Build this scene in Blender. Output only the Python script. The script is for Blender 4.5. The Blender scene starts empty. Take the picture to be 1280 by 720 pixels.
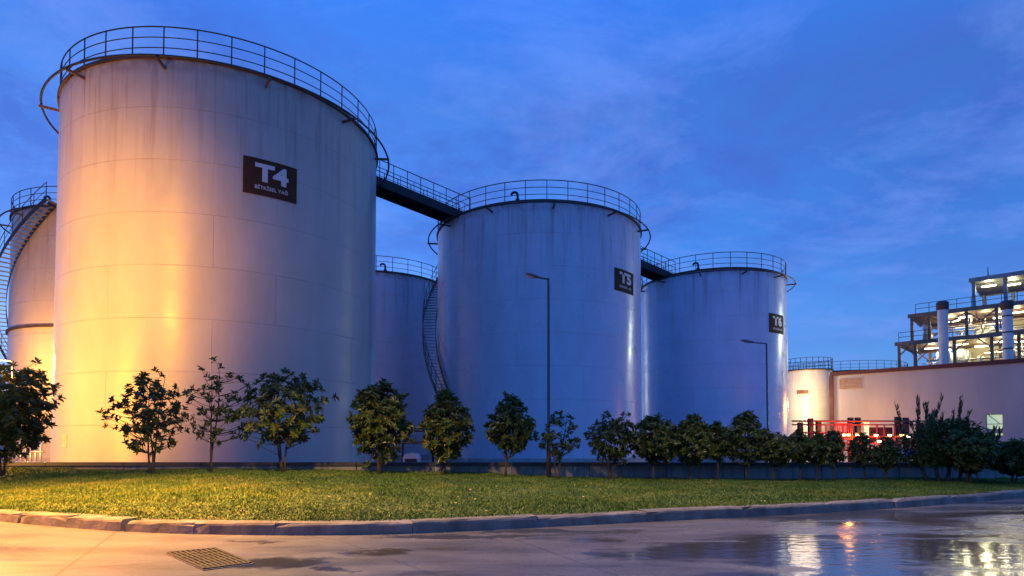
import bpy, bmesh, math, random
import numpy as np
from mathutils import Vector, Matrix

random.seed(7)
RNG = np.random.default_rng(7)
sc = bpy.context.scene
COL = sc.collection
PI = math.pi
EYE = 1.35
F, CX, YH, PITCH = 760.0, 640.0, 553.0, 0.035
CP, SP = math.cos(PITCH), math.sin(PITCH)


# ------------------------------------------------------------------ placing
def at(px, py, Y):
    """world point seen at photo pixel (px,py) at ground distance Y"""
    k = (YH - F * math.tan(PITCH) - py) / F
    z = Y * (k * CP + SP) / (CP - k * SP)
    x = (px - CX) * (Y * CP + z * SP) / F
    return Vector((x, Y, z + EYE))


def on_ground(px, py, z):
    """world point seen at photo pixel on the horizontal plane at height z"""
    k = (YH - F * math.tan(PITCH) - py) / F
    Y = (z - EYE) * (CP - k * SP) / (k * CP + SP)
    return at(px, py, Y)


# ------------------------------------------------------------------ mesh building
class MB:
    def __init__(self):
        self.v, self.f, self.uv, self.smooth = [], [], {}, []

    def add(self, verts, faces, smooth=False, uvs=None):
        o = len(self.v)
        self.v += [tuple(p) for p in verts]
        for i, f in enumerate(faces):
            if uvs is not None:
                self.uv[len(self.f)] = uvs[i]
            self.f.append(tuple(o + j for j in f))
            self.smooth.append(smooth)
        return self

    def box(self, c, s, rz=0.0, taper=1.0):
        cx, cy, cz = c
        hx, hy, hz = s[0] / 2, s[1] / 2, s[2] / 2
        cr, sr = math.cos(rz), math.sin(rz)
        vs = []
        for z, t in ((-hz, 1.0), (hz, taper)):
            for x, y in ((-hx, -hy), (hx, -hy), (hx, hy), (-hx, hy)):
                x, y = x * t, y * t
                vs.append((cx + x * cr - y * sr, cy + x * sr + y * cr, cz + z))
        return self.add(vs, [(3, 2, 1, 0), (4, 5, 6, 7), (0, 1, 5, 4), (1, 2, 6, 5), (2, 3, 7, 6), (3, 0, 4, 7)])

    def bar(self, a, b, w, h=None, up=(0, 0, 1)):
        """rectangular bar from a to b"""
        h = h or w
        a, b = Vector(a), Vector(b)
        d = (b - a).normalized()
        u = Vector(up)
        if abs(d.dot(u)) > 0.98:
            u = Vector((1, 0, 0))
        s = d.cross(u).normalized()
        u = s.cross(d)
        vs = []
        for p in (a, b):
            for i, j in ((-1, -1), (1, -1), (1, 1), (-1, 1)):
                vs.append(p + s * (i * w / 2) + u * (j * h / 2))
        return self.add(vs, [(3, 2, 1, 0), (4, 5, 6, 7), (0, 1, 5, 4), (1, 2, 6, 5), (2, 3, 7, 6), (3, 0, 4, 7)])

    def tube(self, pts, r, n=8, cap=True, closed=False):
        pts = [Vector(p) for p in pts]
        rs = r if isinstance(r, (list, tuple)) else [r] * len(pts)
        N = len(pts)
        vs, fs = [], []
        ref = None
        for i, p in enumerate(pts):
            if closed:
                d = pts[(i + 1) % N] - pts[i - 1]
            else:
                d = pts[min(i + 1, N - 1)] - pts[max(i - 1, 0)]
            d = d.normalized() if d.length > 1e-9 else Vector((0, 0, 1))
            if ref is None:
                ref = Vector((0, 0, 1)) if abs(d.z) < 0.9 else Vector((1, 0, 0))
            s = d.cross(ref).normalized()
            u = s.cross(d).normalized()
            ref = u
            for k in range(n):
                t = 2 * PI * k / n
                vs.append(p + s * (rs[i] * math.cos(t)) + u * (rs[i] * math.sin(t)))
        M = N if closed else N - 1
        for i in range(M):
            a, b = i * n, ((i + 1) % N) * n
            for k in range(n):
                k2 = (k + 1) % n
                fs.append((a + k, a + k2, b + k2, b + k))
        if cap and not closed:
            fs.append(tuple(range(n))[::-1])
            fs.append(tuple((N - 1) * n + k for k in range(n)))
        return self.add(vs, fs, smooth=True)

    def lathe(self, prof, n=48, c=(0, 0), smooth=True, a0=0.0, a1=2 * PI):
        """prof: list of (r,z); uv = (angle*r, z)"""
        full = abs(a1 - a0 - 2 * PI) < 1e-6
        m = n if full else n + 1
        vs, fs, uvs = [], [], []
        rm = max(p[0] for p in prof)
        for r, z in prof:
            for k in range(m):
                t = a0 + (a1 - a0) * k / n
                vs.append((c[0] + r * math.cos(t), c[1] + r * math.sin(t), z))
        for i in range(len(prof) - 1):
            for k in range(n):
                k2 = (k + 1) % m
                fs.append((i * m + k, i * m + k2, (i + 1) * m + k2, (i + 1) * m + k))
                u0, u1 = rm * (a0 + (a1 - a0) * k / n), rm * (a0 + (a1 - a0) * (k + 1) / n)
                z0, z1 = prof[i][1], prof[i + 1][1]
                uvs.append(((u0, z0), (u1, z0), (u1, z1), (u0, z1)))
        return self.add(vs, fs, smooth, uvs)

    def mesh(self, name, mats):
        me = bpy.data.meshes.new(name)
        me.from_pydata(self.v, [], self.f)
        me.polygons.foreach_set('use_smooth', self.smooth)
        if self.uv:
            ul = me.uv_layers.new(name='UVMap')
            for fi, quad in self.uv.items():
                p = me.polygons[fi]
                for li, q in zip(p.loop_indices, quad):
                    ul.data[li].uv = q
        for m in (mats if isinstance(mats, (list, tuple)) else [mats]):
            me.materials.append(m)
        me.update()
        return me

    def build(self, name, mats, parent=None, loc=None):
        return link(name, self.mesh(name, mats), parent, loc)


def link(name, data, parent=None, loc=None):
    o = bpy.data.objects.new(name, data)
    COL.objects.link(o)
    if loc is not None:
        o.location = loc
    if parent is not None:
        o.parent = parent
    return o


def tag(o, label=None, cat=None, group=None, kind=None):
    if label: o['label'] = label
    if cat: o['category'] = cat
    if group: o['group'] = group
    if kind: o['kind'] = kind
    return o


def thing(name, label, cat, loc=(0, 0, 0), rz=0.0, group=None):
    o = link(name, None, None, loc)
    o.rotation_euler = (0, 0, rz)
    o.empty_display_size = 0.3
    return tag(o, label, cat, group)


# ------------------------------------------------------------------ materials
def new_mat(name):
    m = bpy.data.materials.new(name)
    m.use_nodes = True
    nt = m.node_tree
    b = nt.nodes['Principled BSDF']
    return m, nt, b


def N(nt, t, **kw):
    n = nt.nodes.new(t)
    for k, v in kw.items():
        if k.startswith('i_'):
            key = k[2:]
            key = int(key) if key.isdigit() else key
            n.inputs[key].default_value = v
        else:
            setattr(n, k, v)
    return n


def ramp(nt, fac, stops):
    r = N(nt, 'ShaderNodeValToRGB')
    e = r.color_ramp.elements
    e[0].position, e[0].color = stops[0][0], stops[0][1]
    e[1].position, e[1].color = stops[-1][0], stops[-1][1]
    for p, c in stops[1:-1]:
        x = e.new(p)
        x.color = c
    nt.links.new(fac, r.inputs[0])
    return r.outputs[0]


def g(v):
    return (v, v, v, 1)


def math_n(nt, op, a, b=None, c=None, clamp=False):
    n = N(nt, 'ShaderNodeMath', operation=op)
    n.use_clamp = clamp
    for i, x in enumerate((a, b, c)):
        if x is None: continue
        if isinstance(x, (int, float)):
            n.inputs[i].default_value = x
        else:
            nt.links.new(x, n.inputs[i])
    return n.outputs[0]


def mixc(nt, fac, a, b, mode='MIX'):
    n = N(nt, 'ShaderNodeMix', data_type='RGBA', blend_type=mode)
    for i, x in ((0, fac), (6, a), (7, b)):
        if isinstance(x, (int, float)):
            n.inputs[i].default_value = x
        elif isinstance(x, tuple):
            n.inputs[i].default_value = x if len(x) == 4 else (*x, 1)
        else:
            nt.links.new(x, n.inputs[i])
    return n.outputs[2]


def scaled(nt, vec, s, loc=(0, 0, 0)):
    m = N(nt, 'ShaderNodeMapping')
    m.inputs['Scale'].default_value = s
    m.inputs['Location'].default_value = loc
    nt.links.new(vec, m.inputs[0])
    return m.outputs[0]


def noise(nt, vec, scale, detail=3.0, rough=0.55, dist=0.0):
    n = N(nt, 'ShaderNodeTexNoise')
    n.inputs['Scale'].default_value = scale
    n.inputs['Detail'].default_value = detail
    n.inputs['Roughness'].default_value = rough
    n.inputs['Distortion'].default_value = dist
    nt.links.new(vec, n.inputs['Vector'])
    return n.outputs[0]


def simple(name, col, rough=0.5, metal=0.0, var=0.25, scale=3.0, bump=0.0, bscale=30.0, spec=0.5):
    """plain paint/metal with mottled tone and a little grain"""
    m, nt, b = new_mat(name)
    tc = N(nt, 'ShaderNodeTexCoord')
    f = noise(nt, tc.outputs['Object'], scale, 4)
    lo = tuple(c * (1 - var) for c in col)
    hi = tuple(min(1, c * (1 + var)) for c in col)
    c = ramp(nt, f, [(0.3, (*lo, 1)), (0.7, (*hi, 1))])
    nt.links.new(c, b.inputs['Base Color'])
    r = ramp(nt, f, [(0.25, g(max(0.02, rough - 0.08))), (0.75, g(min(1, rough + 0.12)))])
    nt.links.new(r, b.inputs['Roughness'])
    b.inputs['Metallic'].default_value = metal
    b.inputs['Specular IOR Level'].default_value = spec
    if bump:
        bn = N(nt, 'ShaderNodeBump')
        bn.inputs['Strength'].default_value = bump
        bn.inputs['Distance'].default_value = 0.02
        nt.links.new(noise(nt, tc.outputs['Object'], bscale, 5), bn.inputs['Height'])
        nt.links.new(bn.outputs[0], b.inputs['Normal'])
    return m


def emit(name, col, strength):
    m, nt, b = new_mat(name)
    b.inputs['Base Color'].default_value = (*col, 1)
    b.inputs['Emission Color'].default_value = (*col, 1)
    b.inputs['Emission Strength'].default_value = strength
    return m


ANISO = 0.25


def tank_paint(name, col, H, R, stain=1.0, rough=0.30):
    """weathered gloss tank paint: plate courses with weld seams, rust runs from the rim"""
    m, nt, b = new_mat(name)
    uv = N(nt, 'ShaderNodeUVMap').outputs[0]
    tc = N(nt, 'ShaderNodeTexCoord')
    br = N(nt, 'ShaderNodeTexBrick')
    br.offset = 0.37
    br.inputs['Scale'].default_value = 1.0
    br.inputs['Mortar Size'].default_value = 0.018
    br.inputs['Mortar Smooth'].default_value = 0.6
    br.inputs['Brick Width'].default_value = 2 * PI * R / 7
    br.inputs['Row Height'].default_value = H / 8.0
    br.inputs['Color1'].default_value = g(0.92)
    br.inputs['Color2'].default_value = g(1.0)
    br.inputs['Mortar'].default_value = g(0.72)
    br.inputs['Bias'].default_value = 0.2
    nt.links.new(uv, br.inputs['Vector'])
    # seams only partly picked out by dirt
    sn = noise(nt, scaled(nt, uv, (0.55, 0.5, 1)), 1.0, 3)
    smask = ramp(nt, sn, [(0.42, g(0.12)), (0.66, g(1))])
    seam = math_n(nt, 'MULTIPLY', br.outputs['Fac'], smask)
    dirt = noise(nt, scaled(nt, uv, (0.5, 0.22, 1)), 1.4, 6, 0.6)
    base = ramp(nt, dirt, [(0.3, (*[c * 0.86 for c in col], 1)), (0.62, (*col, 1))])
    base = mixc(nt, 1.0, base, mixc(nt, seam, g(1), (0.74, 0.69, 0.66, 1)), 'MULTIPLY')
    base = mixc(nt, 0.35, base, br.outputs['Color'], 'MULTIPLY')
    # vertical rust / rain runs, strongest under the rim
    sx = N(nt, 'ShaderNodeSeparateXYZ')
    nt.links.new(uv, sx.inputs[0])
    vz = math_n(nt, 'DIVIDE', sx.outputs[1], H)
    st = noise(nt, scaled(nt, uv, (2.6, 0.10, 1)), 1.3, 4, 0.65)
    st = ramp(nt, st, [(0.50, g(0)), (0.68, g(1))])
    top = ramp(nt, vz, [(0.62, g(0)), (0.97, g(1))])
    run = math_n(nt, 'MULTIPLY', st, top)
    run = math_n(nt, 'MULTIPLY', run, 0.62 * stain, clamp=True)
    base = mixc(nt, run, base, (0.16, 0.085, 0.05, 1))
    # grimy fringe right under the rim
    fr = math_n(nt, 'MULTIPLY', ramp(nt, vz, [(0.955, g(0)), (0.995, g(1))]),
                ramp(nt, noise(nt, scaled(nt, uv, (1.2, 1.2, 1)), 1.6, 5), [(0.35, g(0)), (0.6, g(1))]))
    base = mixc(nt, math_n(nt, 'MULTIPLY', fr, 0.75 * stain), base, (0.14, 0.075, 0.045, 1))
    # small spots / scuffs
    sp = noise(nt, scaled(nt, uv, (1, 1, 1)), 5.0, 5, 0.7)
    base = mixc(nt, ramp(nt, sp, [(0.68, g(0)), (0.76, g(0.5))]), base, (0.22, 0.17, 0.14, 1))
    nt.links.new(base, b.inputs['Base Color'])
    rr = ramp(nt, noise(nt, uv, 0.8, 4), [(0.3, g(rough - 0.05)), (0.7, g(rough + 0.12))])
    nt.links.new(rr, b.inputs['Roughness'])
    b.inputs['Specular IOR Level'].default_value = 0.5
    tg = N(nt, 'ShaderNodeTangent', direction_type='UV_MAP')
    nt.links.new(tg.outputs[0], b.inputs['Tangent'])
    b.inputs['Anisotropic'].default_value = 0.75
    b.inputs['Anisotropic Rotation'].default_value = ANISO
    # plate waviness and weld beads
    wav = noise(nt, scaled(nt, uv, (0.45, 0.9, 1)), 1.0, 2, 0.5)
    hgt = math_n(nt, 'ADD', math_n(nt, 'MULTIPLY', wav, 0.02), math_n(nt, 'MULTIPLY', br.outputs['Fac'], 0.006))
    fine = noise(nt, scaled(nt, uv, (7, 7, 1)), 3.0, 4)
    hgt = math_n(nt, 'ADD', hgt, math_n(nt, 'MULTIPLY', fine, 0.0008))
    bn = N(nt, 'ShaderNodeBump')
    bn.inputs['Strength'].default_value = 1.0
    bn.inputs['Distance'].default_value = 1.0
    nt.links.new(hgt, bn.inputs['Height'])
    nt.links.new(bn.outputs[0], b.inputs['Normal'])
    return m


M = {}
M['rail'] = simple('dark_railing_steel', (0.025, 0.028, 0.04), 0.5, 0.3)
M['rim'] = simple('rusty_rim_steel', (0.06, 0.035, 0.025), 0.6, 0.2, 0.5, 2.0)
M['bracket'] = simple('ochre_bracket_paint', (0.08, 0.045, 0.028), 0.6, 0.0, 0.3)
M['plinth'] = simple('plinth_concrete', (0.33, 0.31, 0.29), 0.8, 0, 0.25, 1.5, 0.4)
M['sign'] = simple('brown_sign_board', (0.055, 0.024, 0.012), 0.75, spec=0.15)
M['letter'] = simple('white_sign_letters', (0.50, 0.47, 0.47), 0.5, 0, 0.08)
M['deck'] = simple('walkway_girder_steel', (0.02, 0.018, 0.022), 0.6, 0.3)
M['pole'] = simple('galvanised_pole', (0.09, 0.085, 0.09), 0.45, 0.5, 0.2)
M['head'] = simple('lamp_head_grey', (0.12, 0.12, 0.13), 0.4, 0.3)
M['lens'] = simple('lamp_lens', (0.35, 0.36, 0.36), 0.15)
M['trunk'] = simple('tree_bark', (0.055, 0.038, 0.026), 0.85, 0, 0.35, 8, 0.6, 40)
M['trunk_pale'] = simple('pale_tree_bark', (0.12, 0.09, 0.07), 0.85, 0, 0.35, 8, 0.6, 40)
M['tread'] = simple('grey_stair_steel', (0.30, 0.30, 0.32), 0.4, 0.4)
M['cap'] = simple('dark_wall_coping', (0.045, 0.045, 0.05), 0.7, 0, 0.3, 2, 0.3)
M['iron'] = simple('cast_iron', (0.04, 0.032, 0.027), 0.5, 0.4, 0.4, 6, 0.4)
M['frame'] = simple('primed_steel_frame', (0.20, 0.12, 0.085), 0.55, 0.1, 0.3, 1)
M['framegrey'] = simple('grey_steel_frame', (0.24, 0.24, 0.25), 0.5, 0.2, 0.25, 1)
M['flue'] = simple('aluminium_flue', (0.50, 0.48, 0.48), 0.35, 0.5, 0.12, 2)
M['fluecap'] = simple('sooty_flue_cap', (0.06, 0.035, 0.03), 0.7)
M['redtrim'] = simple('dark_red_trim', (0.07, 0.016, 0.012), 0.5, 0, 0.25)
M['redpipe'] = simple('red_pipe_paint', (0.30, 0.03, 0.02), 0.4, 0, 0.25)
M['blackpost'] = simple('black_rack_steel', (0.025, 0.02, 0.02), 0.55, 0.2)
M['green'] = simple('pale_green_panel', (0.36, 0.50, 0.40), 0.5)
M['white'] = simple('white_equipment_paint', (0.38, 0.38, 0.4), 0.4, 0, 0.12)
M['plate'] = simple('brown_plate', (0.16, 0.06, 0.03), 0.5)
M['wall_lettering'] = simple('tan_lettering_bars', (0.30, 0.20, 0.13), 0.6)
M['roofing'] = simple('grey_roof_sheet', (0.22, 0.22, 0.23), 0.6, 0.1)
M['vessel'] = simple('steel_vessel', (0.5, 0.5, 0.5), 0.35, 0.6)
M['canopy'] = simple('blue_canopy_sheet', (0.10, 0.24, 0.62), 0.4)
M['panel'] = simple('cream_wall_panel', (0.34, 0.30, 0.21), 0.6, 0, 0.2, 1)
E_WHITE = emit('white_work_light', (0.97, 0.97, 0.62), 2.6)
E_WARM = emit('warm_work_light', (1.0, 0.55, 0.14), 3.0)
E_SODIUM = emit('sodium_lamp_glow', (1.0, 0.50, 0.10), 30.0)
E_WIN = emit('lit_window_pane', (0.55, 0.72, 0.45), 0.16)

# ------------------------------------------------------------------ camera, world, colour
cam = bpy.data.objects.new('camera', bpy.data.cameras.new('camera'))
COL.objects.link(cam)
cam.location = (0, 0, EYE)
cam.rotation_euler = (PI / 2 + PITCH, 0, 0)
cam.data.sensor_width = 36
cam.data.lens = F / 1280 * 36
cam.data.shift_y = ((YH - F * math.tan(PITCH)) - 360) / 1280
cam.data.clip_start = 0.1
cam.data.clip_end = 3000
sc.camera = cam
sc.render.engine = 'CYCLES'
sc.cycles.use_denoising = True
sc.cycles.max_bounces = 6
sc.cycles.diffuse_bounces = 3
sc.cycles.glossy_bounces = 3
sc.cycles.sample_clamp_indirect = 6
sc.view_settings.view_transform = 'Standard'
sc.view_settings.look = 'None'
sc.view_settings.exposure = 2.0
sc.view_settings.gamma = 1.0
sc.view_settings.use_curve_mapping = False

SUN_EL, SUN_ROT = math.radians(4.0), math.radians(-30)
w = bpy.data.worlds.new('World')
sc.world = w
w.use_nodes = True
nt = w.node_tree
bg = nt.nodes['Background']
sky = N(nt, 'ShaderNodeTexSky', sky_type='NISHITA')
sky.sun_disc = False
sky.sun_elevation = SUN_EL
sky.sun_rotation = SUN_ROT
sky.ozone_density = 6.0
sky.air_density = 1.0
sky.dust_density = 0.4
tc = N(nt, 'ShaderNodeTexCoord')
dirv = tc.outputs['Generated']
sx = N(nt, 'ShaderNodeSeparateXYZ')
nt.links.new(dirv, sx.inputs[0])
# thin cloud deck: direction projected on a plane overhead
dz = math_n(nt, 'MAXIMUM', math_n(nt, 'ADD', sx.outputs[2], 0.12), 0.05)
cb = N(nt, 'ShaderNodeCombineXYZ')
nt.links.new(math_n(nt, 'DIVIDE', sx.outputs[0], dz), cb.inputs[0])
nt.links.new(math_n(nt, 'DIVIDE', sx.outputs[1], dz), cb.inputs[1])
c1 = noise(nt, scaled(nt, cb.outputs[0], (1.0, 1.0, 1), (3.1, 0.7, 0)), 1.9, 9, 0.66, 0.3)
c2 = noise(nt, scaled(nt, cb.outputs[0], (0.9, 1.2, 1), (1.0, 5.2, 0)), 2.1, 9, 0.66, 0.3)
up = ramp(nt, sx.outputs[2], [(0.06, g(0)), (0.42, g(1))])
dark = math_n(nt, 'MULTIPLY', ramp(nt, c1, [(0.41, g(0)), (0.60, g(1))]), up)
col = mixc(nt, math_n(nt, 'MULTIPLY', dark, 0.75), sky.outputs[0], (0.10, 0.27, 1.25, 1))
lite = math_n(nt, 'MULTIPLY', ramp(nt, c2, [(0.47, g(0)), (0.66, g(1))]), 0.5)
col = mixc(nt, lite, col, (0.62, 1.0, 2.3, 1))
zen = ramp(nt, sx.outputs[2], [(0.48, g(0)), (0.80, g(0.9))])
col = mixc(nt, 0.35, col, (0.30, 0.60, 1.62, 1))
hz = ramp(nt, sx.outputs[2], [(0.0, g(0.55)), (0.30, g(0))])
col = mixc(nt, hz, col, (0.46, 0.86, 1.75, 1))
col = mixc(nt, zen, col, (0.07, 0.80, 3.1, 1))
col = mixc(nt, 1.0, col, (0.61, 0.65, 0.77, 1), 'MULTIPLY')
nt.links.new(col, bg.inputs[0])
bg.inputs[1].default_value = 0.15

sun = bpy.data.objects.new('sun', bpy.data.lights.new('sun', 'SUN'))
COL.objects.link(sun)
sun.data.energy = 0.03
sun.data.angle = math.radians(10)
sun.data.color = (1.0, 0.85, 0.75)
# direction from the sun: azimuth SUN_ROT from +Y
sdir = Vector((math.sin(SUN_ROT) * math.cos(SUN_EL), math.cos(SUN_ROT) * math.cos(SUN_EL), math.sin(SUN_EL)))
sun.rotation_euler = sdir.to_track_quat('Z', 'Y').to_euler()
sun.location = sdir * 100


def lamp(name, loc, power, col, size=0.2):
    l = bpy.data.lights.new(name, 'POINT')
    l.energy = power
    l.color = col
    l.shadow_soft_size = size
    o = bpy.data.objects.new(name, l)
    COL.objects.link(o)
    o.location = loc
    return o


# ------------------------------------------------------------------ tanks
def text_mesh(body, size, bold=0.0):
    cu = bpy.data.curves.new('lettering', 'FONT')
    cu.body = body
    cu.size = size
    cu.align_x = 'CENTER'
    cu.extrude = 0.004
    cu.offset = bold
    cu.resolution_u = 4
    o = bpy.data.objects.new('lettering', cu)
    COL.objects.link(o)
    dg = bpy.context.evaluated_depsgraph_get()
    dg.update()
    me = bpy.data.meshes.new_from_object(o.evaluated_get(dg))
    bpy.data.objects.remove(o)
    return me


class Tank:
    def __init__(self, X, Y, R, Hrel, name='storage_tank'):
        self.X, self.Y, self.R, self.H = X, Y, R, Hrel + EYE

    def hit(self, px, py):
        """azimuth and height where the ray through a photo pixel meets the shell"""
        p = at(px, py, 10.0)
        d = Vector((p.x, p.y))
        dd = d.normalized()
        c = Vector((self.X, self.Y))
        t = c.dot(dd)
        q = c.length_squared - t * t
        s = t - math.sqrt(max(0.0, self.R ** 2 - q))
        P = dd * s
        z = EYE + (p.z - EYE) * s / d.length
        a = math.atan2(P.y - self.Y, P.x - self.X)
        return a, z

    def p(self, a, r, z):
        return Vector((r * math.cos(a), r * math.sin(a), z))


def make_tank(T, label, col=(0.44, 0.48, 0.56), group='tall storage tanks', rail_gap=1.2, ring=True, rough=0.28, vent=None,
              girder=None, nseg=128, ringoff=0.62, stain=1.0, ring_color='rail'):
    R, H = T.R, T.H
    root = thing('storage_tank', label, 'storage tank', (T.X, T.Y, 0), 0, group)
    T.root = root
    a0 = math.atan2(-T.Y, -T.X) + PI          # UV seam on the far side
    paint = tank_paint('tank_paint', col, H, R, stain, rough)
    mb = MB()
    mb.lathe([(R, 0.45), (R, H * 0.5), (R, H - 0.14)], nseg, a0=a0, a1=a0 + 2 * PI)
    mb.build('shell', paint, root)
    mb = MB()
    mb.lathe([(R + 0.16, -0.3), (R + 0.16, 0.42), (R + 0.10, 0.47), (R + 0.003, 0.47)], nseg, smooth=False)
    mb.build('plinth', M['plinth'], root)
    mb = MB()
    mb.lathe([(R - 0.02, H - 0.14), (R + 0.09, H - 0.137), (R + 0.09, H - 0.03), (R + 0.02, H)], nseg, smooth=False)
    mb.build('rim', M['rim'], root)
    mb = MB()
    mb.lathe([(R + 0.02, H + 0.002), (R * 0.5, H + R * 0.05), (0.02, H + R * 0.10)], nseg)
    mb.build('roof', M['roofing'], root)
    # railing: three rails, every post a sub-part
    mb = MB()
    for z, r in ((1.1, 0.026), (0.69, 0.019), (0.29, 0.019)):
        mb.tube([T.p(2 * PI * k / nseg, R, H + z) for k in range(nseg)], r, 6, closed=True)
    rl = mb.build('railing', M['rail'], root)
    n = int(round(2 * PI * R / rail_gap))
    pm = MB().tube([(0, 0, -0.1), (0, 0, 1.1)], 0.024, 6).mesh('post', M['rail'])
    for k in range(n):
        link('post', pm, rl, T.p(2 * PI * (k + 0.4) / n, R, H))
    if ring:
        ro = R + ringoff
        zr = H - 0.40
        mb = MB()
        mb.tube([T.p(2 * PI * k / nseg, ro, zr) for k in range(nseg)], 0.045, 8, closed=True)
        rp = mb.build('ring_pipe', M['rail'], root)
        nb = 12
        for k in range(nb):
            a = 2 * PI * (k + 0.15) / nb
            b = MB()
            b.bar(T.p(a, R - 0.02, zr - 0.10), T.p(a, ro + 0.08, zr - 0.10), 0.08, 0.09)
            b.build('bracket', M['bracket'], rp)
    if vent:
        a, _ = T.hit(*vent)
        c = T.p(a, R - 0.22, H)
        tdir = Vector((math.sin(a), -math.cos(a), 0))
        # tangent pointing to the left of the picture
        if (tdir.x * T.Y - tdir.y * T.X) > 0:
            tdir = -tdir
        pts = [c + Vector((0, 0, -0.1)), c + Vector((0, 0, 0.38))]
        for q in range(1, 8):
            t = PI * q / 7 * 0.93
            pts.append(c + Vector((0, 0, 0.38)) + tdir * (0.19 * (1 - math.cos(t))) + Vector((0, 0, 0.19 * math.sin(t))))
        v = MB().tube(pts, 0.075, 10)
        v.lathe([(0.13, H + 0.02), (0.13, H + 0.14), (0.08, H + 0.16)], 16, c=(c.x, c.y))
        v.build('vent_pipe', M['rail'], root)
    if girder:
        mb = MB()
        mb.lathe([(R + 0.002, girder), (R + 0.14, girder + 0.003), (R + 0.14, girder + 0.16), (R + 0.002, girder + 0.163)], nseg, smooth=False)
        mb.build('wind_girder', M['rim'], root)
    return root


def sign_on(T, corners, title, sub, tsize, dy=0.0):
    """board curved to the shell; corners = (left px, right px, top py, bottom py at the left)"""
    xl, xr, yt, yb = corners
    al, zt = T.hit(xl, yt)
    ar, _ = T.hit(xr, yt)
    _, zb = T.hit(xl, yb)
    while ar - al > PI: ar -= 2 * PI
    while al - ar > PI: ar += 2 * PI
    R = T.R + 0.03
    n = 14
    mb = MB()
    vs, fs = [], []
    for k in range(n + 1):
        a = al + (ar - al) * k / n
        for z, r in ((zb, R), (zt, R), (zt, R - 0.028), (zb, R - 0.028)):
            vs.append(T.p(a, r, z))
    for k in range(n):
        for j in range(4):
            fs.append((k * 4 + j, (k + 1) * 4 + j, (k + 1) * 4 + (j + 1) % 4, k * 4 + (j + 1) % 4))
    fs.append((3, 2, 1, 0))
    fs.append(tuple(n * 4 + j for j in range(4)))
    mb.add(vs, fs)
    board = mb.build('sign_board', M['sign'], T.root)
    W = abs(ar - al) * R
    hh = zt - zb
    sgn = 1 if ar > al else -1

    def wrap(me, cx, cz, wmax, hmax, name):
        xs = [v.co.x for v in me.vertices]
        ys = [v.co.y for v in me.vertices]
        s = min(wmax / (max(xs) - min(xs)), 9)
        sy = hmax / (max(ys) - min(ys))
        mx, my = (max(xs) + min(xs)) / 2, (max(ys) + min(ys)) / 2
        for v in me.vertices:
            x = cx + (v.co.x - mx) * s
            z = cz + (v.co.y - my) * sy
            a = (al + ar) / 2 + sgn * x / R
            p = T.p(a, R + 0.006 + v.co.z, z)
            v.co = p
        me.materials.clear()
        me.materials.append(M['letter'])
        link(name, me, board)
    cz = (zt + zb) / 2
    wrap(text_mesh(title, 1.0, 0.045), 0.02 * W, cz + hh * 0.13, W * 0.62, hh * 0.50, 'tank_number')
    if sub:
        wrap(text_mesh(sub, 1.0, 0.012), 0.02 * W, cz - hh * 0.27, W * 0.62, hh * 0.13, 'product_name')
    return board


T4 = Tank(-13.649, 29.306, 6.838, 14.628)
T5 = Tank(1.792, 40.723, 6.764, 13.765)
T6 = Tank(16.321, 49.412, 5.62, 12.755)
TB = Tank(-11.3, 51.0, 5.8, 12.95)
TL = Tank(-28.6, 43.8, 6.1, 15.0)
make_tank(T4, 'nearest and largest pale tank with the T4 sign, lit orange at its base', (0.40, 0.37, 0.335), vent=None, rough=0.40)  # same paint as its neighbours, warmed to hold amber lamp light
make_tank(T5, 'pale tank with the T5 sign, in the middle, behind the tall grey lamp post', (0.50, 0.53, 0.64), vent=(646, 250))  # same paint, tinted lavender-blue: sky light put into the colour
make_tank(T6, 'pale tank with blue sky light in its paint and the T6 sign, right-hand end of the tall tank row', (0.46, 0.56, 0.70), vent=(872, 335))  # same paint, tinted bluest: sky light put into the colour
make_tank(TB, 'unsigned tank with blue sky light in its paint, set back in the gap between the T4 and T5 tanks', ring=False, vent=(482, 334))  # default paint colour, tinted blue for sky light
make_tank(TL, 'tank at the left edge with a spiral stair, half hidden by the T4 tank', (0.42, 0.37, 0.31), vent=(58, 262), ring=True, girder=None)
sign_on(T4, (304, 371, 194, 240), 'T4', 'BİTKİSEL YAĞ', 1.0)
sign_on(T5, (768, 791, 334, 362), 'T5', 'BİTKİSEL YAĞ', 1.0)
sign_on(T6, (961, 978.5, 391, 415), 'T6', 'BİTKİSEL YAĞ', 1.0)

# small notice plate low on the nearest tank
a, z = T4.hit(81, 551)
mb = MB()
vs, fs = [], []
for k in range(3):
    aa = a - 0.028 + 0.028 * k
    for zz, r in ((z - 0.26, T4.R + 0.02), (z + 0.26, T4.R + 0.02), (z + 0.26, T4.R + 0.002), (z - 0.26, T4.R + 0.002)):
        vs.append(T4.p(aa, r, zz))
for k in range(2):
    for j in range(4):
        fs.append((k * 4 + j, (k + 1) * 4 + j, (k + 1) * 4 + (j + 1) % 4, k * 4 + (j + 1) % 4))
fs += [(3, 2, 1, 0), (8, 9, 10, 11)]
mb.add(vs, fs)
mb.build('notice_plate', simple('pale_notice_plate', (0.5, 0.36, 0.26), 0.5), T4.root)

# the left tank's horizontal pipe band half way up
mb = MB()
mb.lathe([(TL.R + 0.003, 8.55), (TL.R + 0.12, 8.553), (TL.R + 0.12, 8.70), (TL.R + 0.003, 8.703)], 96, smooth=False)
mb.build('wind_girder', M['rim'], TL.root)


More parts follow.
